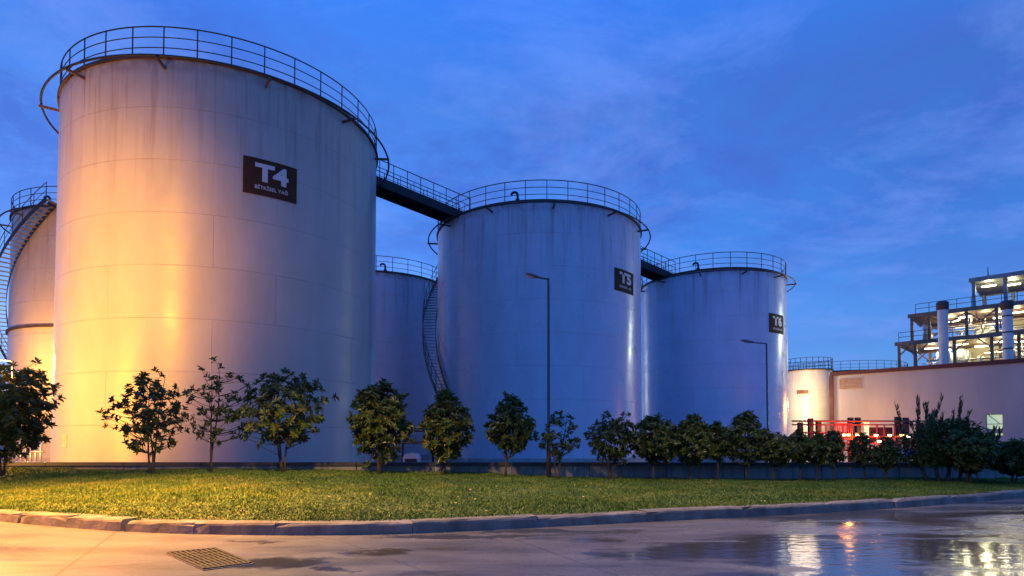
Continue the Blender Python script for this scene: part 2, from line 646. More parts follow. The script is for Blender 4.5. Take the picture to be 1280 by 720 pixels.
def stair(T, a_top, ztop, turn, label_treads, zbot=0.3, width=0.85, slope=1.0):
    """spiral stair fixed to a tank: stringers, treads (one mesh each part), handrail"""
    root = T.root
    R0, R1 = T.R + 0.12, T.R + 0.12 + width
    n = int((ztop - zbot) / 0.235)
    st = MB(); inner = []; outer = []; hr = []; hm = []
    posts = MB()
    for k in range(n + 1):
        z = ztop - k * 0.235
        a = a_top + turn * (k * 0.235 / slope) / T.R
        inner.append(T.p(a, R0, z)); outer.append(T.p(a, R1, z))
        hr.append(T.p(a, R1, z + 1.05)); hm.append(T.p(a, R1, z + 0.55))
        da = 0.13 / T.R
        vs = []
        for zz in (z - 0.03, z):
            for rr, aa in ((R0, a - da), (R1, a - da), (R1, a + da), (R0, a + da)):
                vs.append(T.p(aa, rr, zz))
        st.add(vs, [(3, 2, 1, 0), (4, 5, 6, 7), (0, 1, 5, 4), (1, 2, 6, 5), (2, 3, 7, 6), (3, 0, 4, 7)])
        if k % 3 == 0:
            posts.tube([T.p(a, R1, z - 0.05), T.p(a, R1, z + 1.05)], 0.02, 5)
    sp = None
    for L in (inner, outer):
        s = MB()
        for a, b in zip(L[:-1], L[1:]):
            s.bar(a, b, 0.03, 0.24)
        if sp is None:
            sp = s.build('spiral_stair', M['rail'], root)
        else:
            s.build('outer_stringer', M['rail'], sp)
    st.build('treads', M['tread'], sp)
    posts.tube(hr, 0.022, 6)
    posts.tube(hm, 0.016, 6)
    posts.build('handrail', M['rail'], sp)


# top of the left tank's stair meets the rim where the T4 tank cuts it off
aL, _ = TL.hit(72, 268)
stair(TL, aL, TL.H - 0.1, -1, '', slope=1.05)
aS, _ = T5.hit(549.5, 440)
stair(T5, aS - (T5.H - 0.1 - 6.9) / 1.3 / T5.R, T5.H - 0.1, 1, '', slope=1.3, zbot=2.9)


# ------------------------------------------------------------------ walkway bridges
def bridge(Ta, Tb, label, over=0.9):
    d = Vector((Tb.X - Ta.X, Tb.Y - Ta.Y, 0))
    L0 = d.length
    d.normalize()
    pa = Vector((Ta.X, Ta.Y, Ta.H)) + d * (Ta.R - 0.3)
    pb = Vector((Tb.X, Tb.Y, Tb.H)) - d * (Tb.R - over)
    pa.z += 0.06; pb.z += 0.06
    mid = (pa + pb) / 2
    root = thing('walkway_bridge', label, 'walkway', mid, 0, 'walkways between the tank roofs')
    A, B = pa - mid, pb - mid
    s = Vector((-d.y, d.x, 0))
    W = 0.62
    mb = MB()
    mb.bar(A + Vector((0, 0, 0.03)), B + Vector((0, 0, 0.03)), 2 * W, 0.05)
    mb.build('deck', M['deck'], root)
    for k in (-1, 1):
        g_ = MB()
        g_.bar(A + s * (W + 0.03) * k - Vector((0, 0, 0.15)), B + s * (W + 0.03) * k - Vector((0, 0, 0.15)), 0.055, 0.50)
        g_.build('girder', M['deck'], root)
        r = MB()
        n = 9
        for h, rad in ((1.1, 0.026), (0.65, 0.02), (0.2, 0.016)):
            r.tube([A + s * W * k + Vector((0, 0, h)), B + s * W * k + Vector((0, 0, h))], rad, 6)
        for i in range(n):
            q = A.lerp(B, i / (n - 1)) + s * W * k
            r.tube([q, q + Vector((0, 0, 1.1))], 0.024, 6)
            if i < n - 1:
                q = A.lerp(B, (i + 0.5) / (n - 1)) + s * W * k
                r.tube([q, q + Vector((0, 0, 0.65))], 0.016, 5)
        r.build('railing', M['rail'], root)


bridge(T4, T5, 'dark railed walkway bridging from the T4 tank roof to the T5 tank roof')
bridge(T5, T6, 'short dark railed walkway between the T5 and T6 tank roofs')

# ------------------------------------------------------------------ small tanks far right
TP = Tank(30.3, 62.0, 2.25, 8.0 - EYE)
TP.H = at(1012, 460.5, 60)[2]
make_tank(TP, 'slim cream tank beside the warehouse corner, brown plate on its side', (0.62, 0.56, 0.47), 'small tanks by the warehouse', 0.55,
          ring=False, nseg=64, stain=0.5)
a, z = TP.hit(1003, 490)
mb = MB()
vs, fs = [], []
for k in range(7):
    aa = a - 0.24 + 0.48 * k / 6
    for zz, r in ((z - 0.19, TP.R + 0.03), (z + 0.19, TP.R + 0.03), (z + 0.19, TP.R + 0.003), (z - 0.19, TP.R + 0.003)):
        vs.append(TP.p(aa, r, zz))
for k in range(6):
    for j in range(4):
        fs.append((k * 4 + j, (k + 1) * 4 + j, (k + 1) * 4 + (j + 1) % 4, k * 4 + (j + 1) % 4))
fs += [(3, 2, 1, 0), (24, 25, 26, 27)]
mb.add(vs, fs)
mb.build('name_plate', M['plate'], TP.root)
TQ = Tank(43.2, 80.0, 7.6, 0)
TQ.H = at(1060, 462.5, 73)[2]
make_tank(TQ, 'wide dark tank whose railed rim shows above the warehouse roof', (0.22, 0.25, 0.33), 'small tanks by the warehouse', 1.0,
          ring=False, nseg=96)

# ------------------------------------------------------------------ ground, road, lawn, kerb
kerb_px = [(0, 652.5), (60, 657.5), (100, 661), (160, 665), (200, 667), (320, 669.5), (420, 669.5), (500, 668), (565, 664.8),
           (664, 660), (779, 654), (920, 647), (1060, 639.5), (1159, 632.5), (1280, 622.5)]
kp = [on_ground(x, y, 0.0) for x, y in kerb_px]
d0 = (kp[0] - kp[1]).normalized()
d1 = (kp[-1] - kp[-2]).normalized()
kp = [kp[0] + d0 * 3 + Vector((0, 1.2, 0)), kp[0] + d0 * 1.5 + Vector((0, .35, 0))] + kp + [kp[-1] + d1 * 4, kp[-1] + d1 * 9 - Vector((0, 0.8, 0)), kp[-1] + d1 * 20 - Vector((0, 4, 0))]
kp = [kp[0] + Vector((-16, 9, 0))] + kp


def resample(pts, step):
    out = [pts[0].copy()]
    acc = 0.0
    for a, b in zip(pts[:-1], pts[1:]):
        L = (b - a).length
        t = step - acc
        while t <= L:
            out.append(a.lerp(b, t / L))
            t += step
        acc = (acc + L) % step
    return out


def smooth_poly(pts, it):
    for _ in range(it):
        pts = [pts[0]] + [(pts[i - 1] + pts[i] * 2 + pts[i + 1]) / 4 for i in range(1, len(pts) - 1)] + [pts[-1]]
    return pts


kline = smooth_poly(resample(kp, 0.25), 8)
for p_ in kline: p_.z = 0
KX = np.array([p_.x for p_ in kline]); KY = np.array([p_.y for p_ in kline])


def kerb_y(x):
    return np.interp(x, KX, KY)


WALL_Y = 19.6

# materials of the ground
m, nt, b = new_mat('yard_concrete')
tc = N(nt, 'ShaderNodeTexCoord')
f = noise(nt, tc.outputs['Object'], 0.3, 6)
nt.links.new(ramp(nt, f, [(0.3, g(0.13)), (0.7, g(0.2))]), b.inputs['Base Color'])
b.inputs['Roughness'].default_value = 0.7
M['yard'] = m

m, nt, b = new_mat('wet_pavement')
tc = N(nt, 'ShaderNodeTexCoord')
P = tc.outputs['Object']
sx = N(nt, 'ShaderNodeSeparateXYZ')
nt.links.new(P, sx.inputs[0])
big = noise(nt, scaled(nt, P, (0.22, 0.55, 1), (2.4, 1.3, 0)), 1.0, 5, 0.55, 0.3)
mid = noise(nt, scaled(nt, P, (0.5, 1.6, 1), (0.3, 4.4, 0)), 1.2, 4, 0.55, 0.4)
# the pavement is lower, so wetter, towards the right
slope = N(nt, 'ShaderNodeMapRange')
slope.inputs[1].default_value = -6.0; slope.inputs[2].default_value = 7.0
slope.inputs[3].default_value = -0.105; slope.inputs[4].default_value = 0.06
nt.links.new(sx.outputs[0], slope.inputs[0])
wsum = math_n(nt, 'ADD', math_n(nt, 'ADD', math_n(nt, 'MULTIPLY', big, 0.62), math_n(nt, 'MULTIPLY', mid, 0.38)), slope.outputs[0])
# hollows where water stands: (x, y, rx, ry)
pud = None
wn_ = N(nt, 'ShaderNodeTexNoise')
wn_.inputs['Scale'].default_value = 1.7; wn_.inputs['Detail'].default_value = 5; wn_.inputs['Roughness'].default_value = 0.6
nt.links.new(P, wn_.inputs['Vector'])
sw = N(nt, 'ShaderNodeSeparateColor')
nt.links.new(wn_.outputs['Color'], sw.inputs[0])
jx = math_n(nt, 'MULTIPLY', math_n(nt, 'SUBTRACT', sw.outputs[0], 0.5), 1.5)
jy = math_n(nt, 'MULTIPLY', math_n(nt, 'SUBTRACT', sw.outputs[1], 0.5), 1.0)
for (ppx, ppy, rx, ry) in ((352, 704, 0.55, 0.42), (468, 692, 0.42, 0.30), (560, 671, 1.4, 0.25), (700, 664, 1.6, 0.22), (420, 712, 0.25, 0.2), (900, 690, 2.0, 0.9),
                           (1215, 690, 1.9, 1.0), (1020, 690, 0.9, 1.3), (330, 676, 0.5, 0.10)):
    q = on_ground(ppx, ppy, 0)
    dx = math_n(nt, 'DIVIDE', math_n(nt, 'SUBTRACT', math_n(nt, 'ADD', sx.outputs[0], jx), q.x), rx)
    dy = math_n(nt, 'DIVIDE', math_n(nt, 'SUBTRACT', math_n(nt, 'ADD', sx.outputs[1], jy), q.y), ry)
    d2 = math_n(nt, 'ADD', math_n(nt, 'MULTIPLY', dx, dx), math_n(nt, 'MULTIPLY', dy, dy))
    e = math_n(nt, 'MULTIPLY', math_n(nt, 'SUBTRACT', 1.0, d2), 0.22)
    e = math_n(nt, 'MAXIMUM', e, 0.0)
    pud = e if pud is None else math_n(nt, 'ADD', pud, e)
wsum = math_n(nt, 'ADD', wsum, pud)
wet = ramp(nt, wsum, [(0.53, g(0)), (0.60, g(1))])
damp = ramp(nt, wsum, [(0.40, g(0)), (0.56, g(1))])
grain = noise(nt, P, 26, 5, 0.7)
patch = noise(nt, scaled(nt, P, (0.5, 1.2, 1)), 0.9, 5, 0.6)
base = ramp(nt, patch, [(0.3, (0.085, 0.078, 0.075, 1)), (0.7, (0.22, 0.205, 0.20, 1))])
base = mixc(nt, 0.75, base, ramp(nt, grain, [(0.3, g(0.5)), (0.7, g(1.1))]), 'MULTIPLY')
agg = noise(nt, P, 75, 3, 0.7)
base = mixc(nt, 0.6, base, ramp(nt, agg, [(0.35, g(0.55)), (0.65, g(1.2))]), 'MULTIPLY')
jb = N(nt, 'ShaderNodeTexBrick')
jb.offset = 0.0
jb.inputs['Scale'].default_value = 1.0; jb.inputs['Mortar Size'].default_value = 0.016; jb.inputs['Mortar Smooth'].default_value = 0.3
jb.inputs['Brick Width'].default_value = 5.2; jb.inputs['Row Height'].default_value = 4.4
jm = N(nt, 'ShaderNodeMapping'); jm.inputs['Rotation'].default_value = (0, 0, math.radians(-24)); jm.inputs['Location'].default_value = (1.7, 0.9, 0)
nt.links.new(P, jm.inputs[0]); nt.links.new(jm.outputs[0], jb.inputs['Vector'])
base = mixc(nt, math_n(nt, 'MULTIPLY', jb.outputs['Fac'], 0.7), base, (0.03, 0.027, 0.025, 1))
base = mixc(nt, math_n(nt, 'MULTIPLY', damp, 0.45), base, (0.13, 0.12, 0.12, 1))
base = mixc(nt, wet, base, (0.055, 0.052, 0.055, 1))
# oil drips, tyre scuffs and grit
spn = noise(nt, scaled(nt, P, (1, 1, 1), (7, 3, 0)), 5.5, 6, 0.75)
base = mixc(nt, ramp(nt, spn, [(0.60, g(0)), (0.70, g(0.75))]), base, (0.04, 0.035, 0.033, 1))
tyn = noise(nt, scaled(nt, P, (0.18, 3.2, 1), (2, 9, 0)), 1.5, 5, 0.65, 0.2)
base = mixc(nt, ramp(nt, tyn, [(0.55, g(0)), (0.68, g(0.5))]), base, (0.06, 0.055, 0.052, 1))
# fine cracks and joints of the slabs
vor = N(nt, 'ShaderNodeTexVoronoi', feature='DISTANCE_TO_EDGE')
vor.inputs['Scale'].default_value = 0.16
nt.links.new(scaled(nt, P, (1, 1, 1), (0.3, 0.2, 0)), vor.inputs['Vector'])
crack = ramp(nt, vor.outputs[0], [(0.0, g(1)), (0.006, g(0))])
base = mixc(nt, math_n(nt, 'MULTIPLY', crack, 0.5), base, (0.05, 0.045, 0.04, 1))
nt.links.new(base, b.inputs['Base Color'])
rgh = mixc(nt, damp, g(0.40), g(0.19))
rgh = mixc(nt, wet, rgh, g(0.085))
nt.links.new(rgh, b.inputs['Roughness'])
b.inputs['Specular IOR Level'].default_value = 0.6
rip = N(nt, 'ShaderNodeTexNoise')
rip.inputs['Scale'].default_value = 3.4; rip.inputs['Detail'].default_value = 3
nt.links.new(scaled(nt, P, (1.0, 2.3, 1)), rip.inputs['Vector'])
hgt = math_n(nt, 'ADD', math_n(nt, 'MULTIPLY', rip.outputs[0], mixc(nt, wet, g(0.004), g(0.0065))),
             math_n(nt, 'MULTIPLY', grain, mixc(nt, wet, g(0.0035), g(0.0))))
bn = N(nt, 'ShaderNodeBump')
bn.inputs['Distance'].default_value = 1.0
bn.inputs['Strength'].default_value = 0.8
nt.links.new(hgt, bn.inputs['Height'])
nt.links.new(bn.outputs[0], b.inputs['Normal'])
M['road'] = m

m, nt, b = new_mat('lawn_soil')
tc = N(nt, 'ShaderNodeTexCoord')
f = noise(nt, tc.outputs['Object'], 1.2, 7, 0.65)
nt.links.new(ramp(nt, f, [(0.3, (0.035, 0.045, 0.012, 1)), (0.7, (0.07, 0.085, 0.02, 1))]), b.inputs['Base Color'])
b.inputs['Roughness'].default_value = 0.95
M['soil'] = m

m, nt, b = new_mat('grass_blades')
geo = N(nt, 'ShaderNodeNewGeometry')
tc = N(nt, 'ShaderNodeTexCoord')
f = noise(nt, tc.outputs['Object'], 0.9, 6, 0.68)
ff = math_n(nt, 'ADD', math_n(nt, 'MULTIPLY', math_n(nt, 'ADD', math_n(nt, 'MULTIPLY', f, 1.7), -0.38), 0.75), math_n(nt, 'MULTIPLY', geo.outputs['Random Per Island'], 0.30))
c = ramp(nt, ff, [(0.35, (0.05, 0.10, 0.010, 1)), (0.55, (0.095, 0.165, 0.015, 1)), (0.74, (0.19, 0.20, 0.04, 1))])
nt.links.new(c, b.inputs['Base Color'])
b.inputs['Roughness'].default_value = 0.55
b.inputs['Specular IOR Level'].default_value = 0.3
M['grass'] = m

m, nt, b = new_mat('kerb_concrete')
tc = N(nt, 'ShaderNodeTexCoord')
f = noise(nt, tc.outputs['Object'], 2.2, 7, 0.65)
c = ramp(nt, f, [(0.3, (0.085, 0.072, 0.06, 1)), (0.55, (0.17, 0.15, 0.13, 1)), (0.75, (0.26, 0.235, 0.21, 1))])
f2 = noise(nt, scaled(nt, tc.outputs['Object'], (3, 3, 0.8)), 2.0, 4)
c = mixc(nt, ramp(nt, f2, [(0.5, g(0)), (0.7, g(0.55))]), c, (0.075, 0.065, 0.055, 1))
nt.links.new(c, b.inputs['Base Color'])
b.inputs['Roughness'].default_value = 0.75
bn = N(nt, 'ShaderNodeBump'); bn.inputs['Distance'].default_value = 0.02; bn.inputs['Strength'].default_value = 0.7
nt.links.new(noise(nt, tc.outputs['Object'], 14, 7, 0.7), bn.inputs['Height'])
nt.links.new(bn.outputs[0], b.inputs['Normal'])
M['kerb'] = m

gd = MB().add([(-600, -300, -0.03), (600, -300, -0.03), (600, 900, -0.03), (-600, 900, -0.03)], [(0, 1, 2, 3)]).build('ground', M['yard'])
tag(gd, kind='structure')
# road up to the kerb line
mb = MB()
vs, fs = [], []
for i, q in enumerate(kline):
    vs += [(q.x, -30, 0), (q.x, q.y + 0.05, 0)]
    if i: fs.append((2 * i - 2, 2 * i, 2 * i + 1, 2 * i - 1))
mb.add(vs, fs)
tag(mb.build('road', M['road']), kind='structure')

# kerb: cast stones with small gaps, chipped corners
KH, KW = 0.175, 0.30
mb = MB()
cut = 0
i = 0
kr = random.Random(3)
chips = [on_ground(x, 655, 0).x for x in (27, 58, 147)]
while i < len(kline) - 5:
    n = 5 if kline[i].x < -4 else 8
    seg = kline[i:i + n + 1]
    if len(seg) < 3: break
    i += n
    dzt = kr.uniform(-0.012, 0.012); sh = kr.uniform(-0.012, 0.012)
    vs, fs = [], []
    prof = [(0.0, -0.05), (0.012, KH - 0.05), (0.02, KH - 0.025), (0.045, KH), (KW, KH), (KW, -0.05)]
    m_ = len(prof)
    for j, q in enumerate(seg):
        t = (kline[min(len(kline) - 1, i)] - seg[0]).normalized()
        nrm = Vector((-t.y, t.x, 0))
        if nrm.y < 0: nrm = -nrm
        off = 0.0
        if j == 0: q = q + t * kr.uniform(0.003, 0.02) * (2 if q.x < -5 else .4)
        if j == len(seg) - 1: q = q - t * kr.uniform(0.003, 0.02) * (2 if q.x < -5 else .4)
        end = j in (0, len(seg) - 1)
        for (u, z) in prof:
            zz = z + dzt + kr.uniform(-0.005, 0.005) if z > 0 else z
            uu = u + sh + kr.uniform(-0.006, 0.006)
            if end and z > 0.1 and u < 0.1 and kr.random() < 0.45:
                zz -= kr.uniform(0.01, 0.05); uu += kr.uniform(0, 0.03)
            p_ = q + nrm * uu
            vs.append((p_.x, p_.y, zz))
    for j in range(len(seg) - 1):
        for k in range(m_ - 1):
            fs.append((j * m_ + k, (j + 1) * m_ + k, (j + 1) * m_ + k + 1, j * m_ + k + 1))
    fs.append(tuple(range(m_))[::-1])
    fs.append(tuple((len(seg) - 1) * m_ + k for k in range(m_)))
    mb.add(vs, fs)
tag(mb.build('kerb', M['kerb']), kind='structure')


def lawn_z(x, y):
    ky = kerb_y(x) + KW
    t = np.clip((y - ky) / np.maximum(WALL_Y - ky, 0.5), 0, 1)
    back = 0.20 + 0.30 * (1 - np.clip((x + 6) / 10.0, 0, 1))
    s = t * t * (3 - 2 * t)
    return 0.165 + (back - 0.165) * s + 0.02 * np.sin(x * 0.9 + y * 0.5) * t


mb = MB()
vs, fs = [], []
nx, ny = 220, 26
xs_ = np.linspace(-30, 34, nx)
for i, x in enumerate(xs_):
    y0 = float(kerb_y(x)) + KW - 0.03
    for j in range(ny):
        y = y0 + (WALL_Y + 0.1 - y0) * j / (ny - 1)
        vs.append((x, y, float(lawn_z(x, y)) - 0.02))
for i in range(nx - 1):
    for j in range(ny - 1):
        a = i * ny + j
        fs.append((a, a + ny, a + ny + 1, a + 1))
mb.add(vs, fs, smooth=True)
tag(mb.build('lawn', M['soil']), kind='structure')

# grass: real blades
NB = 330000
bx = RNG.uniform(-17.5, 18.5, NB * 2)
u = RNG.random(NB * 2)
y0 = kerb_y(bx) + KW - 0.10
by = y0 + (WALL_Y - y0) * u ** 1.25
keep = np.abs(bx) < by * 0.90 + 0.5
bx, by = bx[keep][:NB], by[keep][:NB]
n = len(bx)
bz = lawn_z(bx, by) - 0.02
clump = 0.5 + 0.5 * np.sin(bx * 5.1 + np.sin(by * 3.7) * 2) * np.sin(by * 6.3 + np.sin(bx * 2.9) * 2)
hgt = RNG.uniform(0.025, 0.062, n) * (0.75 + 0.6 * clump)
edge = np.clip((by - kerb_y(bx) - KW) / 0.15, 0, 1)
worn = 0.5 + 0.5 * np.sin(bx * 0.83 + 1.3 * np.sin(by * 0.61)) * np.sin(by * 1.13 + 1.7 * np.sin(bx * 0.47 + 2))
tuft = np.clip((np.sin(bx * 2.3 + 3 * np.sin(by * 1.7)) * np.sin(by * 3.1 + 2 * np.sin(bx * 1.9)) - 0.72) * 4, 0, 1)
hgt *= (0.55 + 0.6 * worn) * (1 + 0.9 * tuft)
hgt *= 0.9 + 0.35 * (1 - edge) * RNG.random(n)
ang = RNG.uniform(0, 2 * PI, n)
wd = RNG.uniform(0.006, 0.012, n) * (1 + by / 30)
lean = RNG.uniform(0.0, 0.06, n)
la = RNG.uniform(0, 2 * PI, n)
dx, dy = np.cos(ang) * wd, np.sin(ang) * wd
V = np.empty((n, 3, 3), dtype=np.float32)
V[:, 0] = np.stack([bx - dx, by - dy, bz], 1)
V[:, 1] = np.stack([bx + dx, by + dy, bz], 1)
V[:, 2] = np.stack([bx + np.cos(la) * lean, by + np.sin(la) * lean, bz + hgt], 1)
me = bpy.data.meshes.new('grass')
me.vertices.add(3 * n); me.loops.add(3 * n); me.polygons.add(n)
me.vertices.foreach_set('co', V.reshape(-1))
me.loops.foreach_set('vertex_index', np.arange(3 * n, dtype=np.int32))
me.polygons.foreach_set('loop_start', np.arange(0, 3 * n, 3, dtype=np.int32))
me.polygons.foreach_set('loop_total', np.full(n, 3, dtype=np.int32))
me.update(); me.validate()
me.materials.append(M['grass'])
tag(link('grass', me), 'mown green lawn between the kerb and the low wall', 'grass', kind='stuff')

# fallen yellow leaves on the lawn
mb = MB()
lr = random.Random(11)
for k in range(70):
    x = lr.uniform(-9, 6); y = float(kerb_y(x)) + KW + lr.random() ** 1.4 * 6
    z = float(lawn_z(x, y)) + 0.05
    t = lr.uniform(0, 6.28); s = lr.uniform(0.018, 0.032)
    pts = []
    for q in (0, 1.2, PI, PI + 1.2):
        pts.append((x + math.cos(t + q) * s, y + math.sin(t + q) * s * 0.7, z + lr.uniform(-0.015, 0.02)))
    mb.add(pts, [(0, 1, 2, 3)])
M['leaf_litter'] = simple('yellow_fallen_leaf', (0.42, 0.30, 0.07), 0.6, 0, 0.4, 5)
tag(mb.build('fallen_leaves', M['leaf_litter']), 'small yellow fallen leaves scattered over the lawn', 'leaves', kind='stuff')

# ------------------------------------------------------------------ low wall behind the lawn
m, nt, b = new_mat('wall_concrete')
tc = N(nt, 'ShaderNodeTexCoord')
f = noise(nt, tc.outputs['Object'], 1.1, 6, 0.6)
f2 = noise(nt, scaled(nt, tc.outputs['Object'], (4, 4, 0.35)), 1.6, 4)
c = ramp(nt, f, [(0.3, (0.20, 0.19, 0.185, 1)), (0.7, (0.32, 0.31, 0.30, 1))])
c = mixc(nt, ramp(nt, f2, [(0.45, g(0)), (0.7, g(0.6))]), c, (0.09, 0.08, 0.075, 1))
nt.links.new(c, b.inputs['Base Color'])
b.inputs['Roughness'].default_value = 0.8
M['wall'] = m
wr = thing('retaining_wall', 'long low concrete wall with dark coping behind the lawn and trees', 'wall', (0, WALL_Y + 0.15, 0))
mb = MB()
x = -30.0
while x < 34:
    mb.box((x + 1.24, 0, 0.25), (2.47, 0.22, 0.70))
    x += 2.5
mb.build('wall_panel', M['wall'], wr)
mb = MB()
x = -30.0
while x < 34:
    mb.box((x + 1.245, 0, 0.655), (2.48, 0.34, 0.105))
    x += 2.5
mb.build('coping', M['cap'], wr)

# ------------------------------------------------------------------ drain grate
gc = [on_ground(x, y, 0.012) for x, y in ((210, 691), (268, 685.5), (313, 703.5), (256, 711))]
ctr = sum(gc, Vector()) / 4
gr = thing('drain_grate', 'square black iron drain grate set in the wet pavement', 'drain grate', (ctr.x, ctr.y, 0))
L = [q - ctr for q in gc]
for q in L: q.z = 0
mb = MB()
mb.add([(q.x, q.y, 0.005) for q in L], [(0, 1, 2, 3)])
mb.build('pit', simple('dark_drain_pit', (0.006, 0.005, 0.005), 0.9), gr)
mb = MB()
for a, b_ in zip(L, L[1:] + L[:1]):
    mb.bar(a * 1.04 + Vector((0, 0, 0.005)), b_ * 1.04 + Vector((0, 0, 0.005)), 0.035, 0.01)
mb.build('surround', M['kerb'], gr)
mb = MB()
for a, b_ in zip(L, L[1:] + L[:1]):
    mb.bar(a + Vector((0, 0, 0.012)), b_ + Vector((0, 0, 0.012)), 0.035, 0.022)
mb.build('grate_frame', M['iron'], gr)
mb = MB()
for k in range(1, 9):
    t = k / 9
    mb.bar(L[0].lerp(L[1], t) + Vector((0, 0, 0.012)), L[3].lerp(L[2], t) + Vector((0, 0, 0.012)), 0.03, 0.02)
for k in range(1, 6):
    t = k / 6
    mb.bar(L[0].lerp(L[3], t) + Vector((0, 0, 0.013)), L[1].lerp(L[2], t) + Vector((0, 0, 0.013)), 0.03, 0.016)
mb.build('bars', M['iron'], gr)

# ------------------------------------------------------------------ street lamps


def street_lamp(base, H, arm, label, lit=False, lean=0.0):
    root = thing('street_lamp', label, 'street lamp', base, 0, 'street lamps behind the lawn')
    mb = MB()
    mb.tube([(0, 0, 0), (0, 0, 1.2), (0, 0, 1.22), (0, 0, H)], [0.075, 0.072, 0.052, 0.038], 12)
    mb.build('pole', M['pole'], root)
    mb = MB().lathe([(0.16, 0.0), (0.16, 0.03), (0.08, 0.035)], 16)
    mb.build('base_plate', M['pole'], root)
    e = Vector((-arm * 0.55, -0.05, H + 0.02))
    mb = MB().tube([(0.03, 0, H - 0.03), (-0.1, 0, H - 0.01), tuple(e)], 0.03, 8)
    mb.build('arm', M['pole'], root)
    hd = MB()
    a, b_ = e + Vector((0.05, 0, 0.0)), e + Vector((-arm * 0.62, -0.08, 0.10))
    prof = [(0.0, 0.04, 0.03), (0.25, 0.085, 0.05), (0.7, 0.10, 0.06), (1.0, 0.05, 0.03)]
    vs, fs = [], []
    d = (b_ - a).normalized(); s = d.cross(Vector((0, 0, 1))).normalized(); u = s.cross(d)
    for t, ww, hh in prof:
        c = a.lerp(b_, t)
        for k in range(10):
            th = 2 * PI * k / 10
            vs.append(c + s * (ww * math.cos(th)) + u * (hh * math.sin(th)))
    for i in range(3):
        for k in range(10):
            fs.append((i * 10 + k, i * 10 + (k + 1) % 10, (i + 1) * 10 + (k + 1) % 10, (i + 1) * 10 + k))
    fs += [tuple(range(10))[::-1], tuple(30 + k for k in range(10))]
    hd.add(vs, fs, smooth=True)
    h = hd.build('lamp_head', M['head'], root)
    c = a.lerp(b_, 0.55)
    ln = MB()
    vs = []
    for sgn in (0, 1):
        for k in range(12):
            th = 2 * PI * k / 12
            vs.append(c - u * (0.052 + 0.035 * sgn) + d * (0.16 * math.cos(th) * (1 - 0.3 * sgn)) + s * (0.075 * math.sin(th) * (1 - 0.3 * sgn)))
    ln.add(vs, [tuple(range(12)), tuple(12 + k for k in range(12))[::-1]] + [(k, (k + 1) % 12, 12 + (k + 1) % 12, 12 + k) for k in range(12)])
    ln.build('lens', E_SODIUM if lit else M['lens'], h)
    return root, base + c


pA = on_ground(686, 588, 0.22); pA.y = 18.9
pA = at(686, 588, 18.9); pA.z = 0.18
topA = at(686, 348, 18.9).z
street_lamp(pA, topA - pA.z, 0.62, 'tall unlit grey lamp post in front of the T5 tank')
pB = at(960, 560, 28.0); pB.z = 0
street_lamp(pB, at(957, 429, 28.0).z, 1.05, 'unlit dark lamp post in front of the T6 tank')
pL = at(4, 452, 34.0)
rt, lp = street_lamp(Vector((pL.x + 0.55, 34.0, 0)), pL.z + 0.05, 0.9, 'lit sodium lamp behind the bushy tree at the left edge', lit=True)

# ------------------------------------------------------------------ trees
m, nt, b = new_mat('tree_leaves')
geo = N(nt, 'ShaderNodeNewGeometry')
c = ramp(nt, geo.outputs['Random Per Island'], [(0.0, (0.035, 0.062, 0.014, 1)), (0.6, (0.075, 0.115, 0.024, 1)), (0.92, (0.14, 0.155, 0.032, 1)), (1.0, (0.18, 0.13, 0.03, 1))])
nt.links.new(c, b.inputs['Base Color'])
b.inputs['Roughness'].default_value = 0.38
tr = N(nt, 'ShaderNodeBsdfTranslucent')
nt.links.new(c, tr.inputs[0])
mx = N(nt, 'ShaderNodeMixShader'); mx.inputs[0].default_value = 0.25
out = nt.nodes['Material Output']
nt.links.new(b.outputs[0], mx.inputs[1]); nt.links.new(tr.outputs[0], mx.inputs[2]); nt.links.new(mx.outputs[0], out.inputs[0])
M['leaf'] = m


class Leaves:
    def __init__(self):
        self.v, self.f = [], []

    def leaf(self, p, d, up, L, W):
        s = d.cross(up)
        if s.length < 1e-4: s = Vector((1, 0, 0))
        s.normalize()
        nrm = s.cross(d).normalized()
        o = len(self.v)
        fold = nrm * (W * 0.25)
        self.v += [p, p + d * (L * 0.35) + s * W / 2 + fold, p + d * (L * 0.70) + s * (W * 0.42) + fold - nrm * L * 0.06,
                   p + d * L - nrm * (L * 0.18), p + d * (L * 0.70) - s * (W * 0.42) + fold - nrm * L * 0.06, p + d * (L * 0.35) - s * W / 2 + fold]
        self.f += [(o, o + 1, o + 2, o + 3), (o, o + 3, o + 4, o + 5)]

    def build(self, name, parent):
        me = bpy.data.meshes.new(name)
        me.from_pydata([tuple(q) for q in self.v], [], self.f)
        me.materials.append(M['leaf'])
        return link(name, me, parent)


G2 = 'dark trees in the hedge-like row'


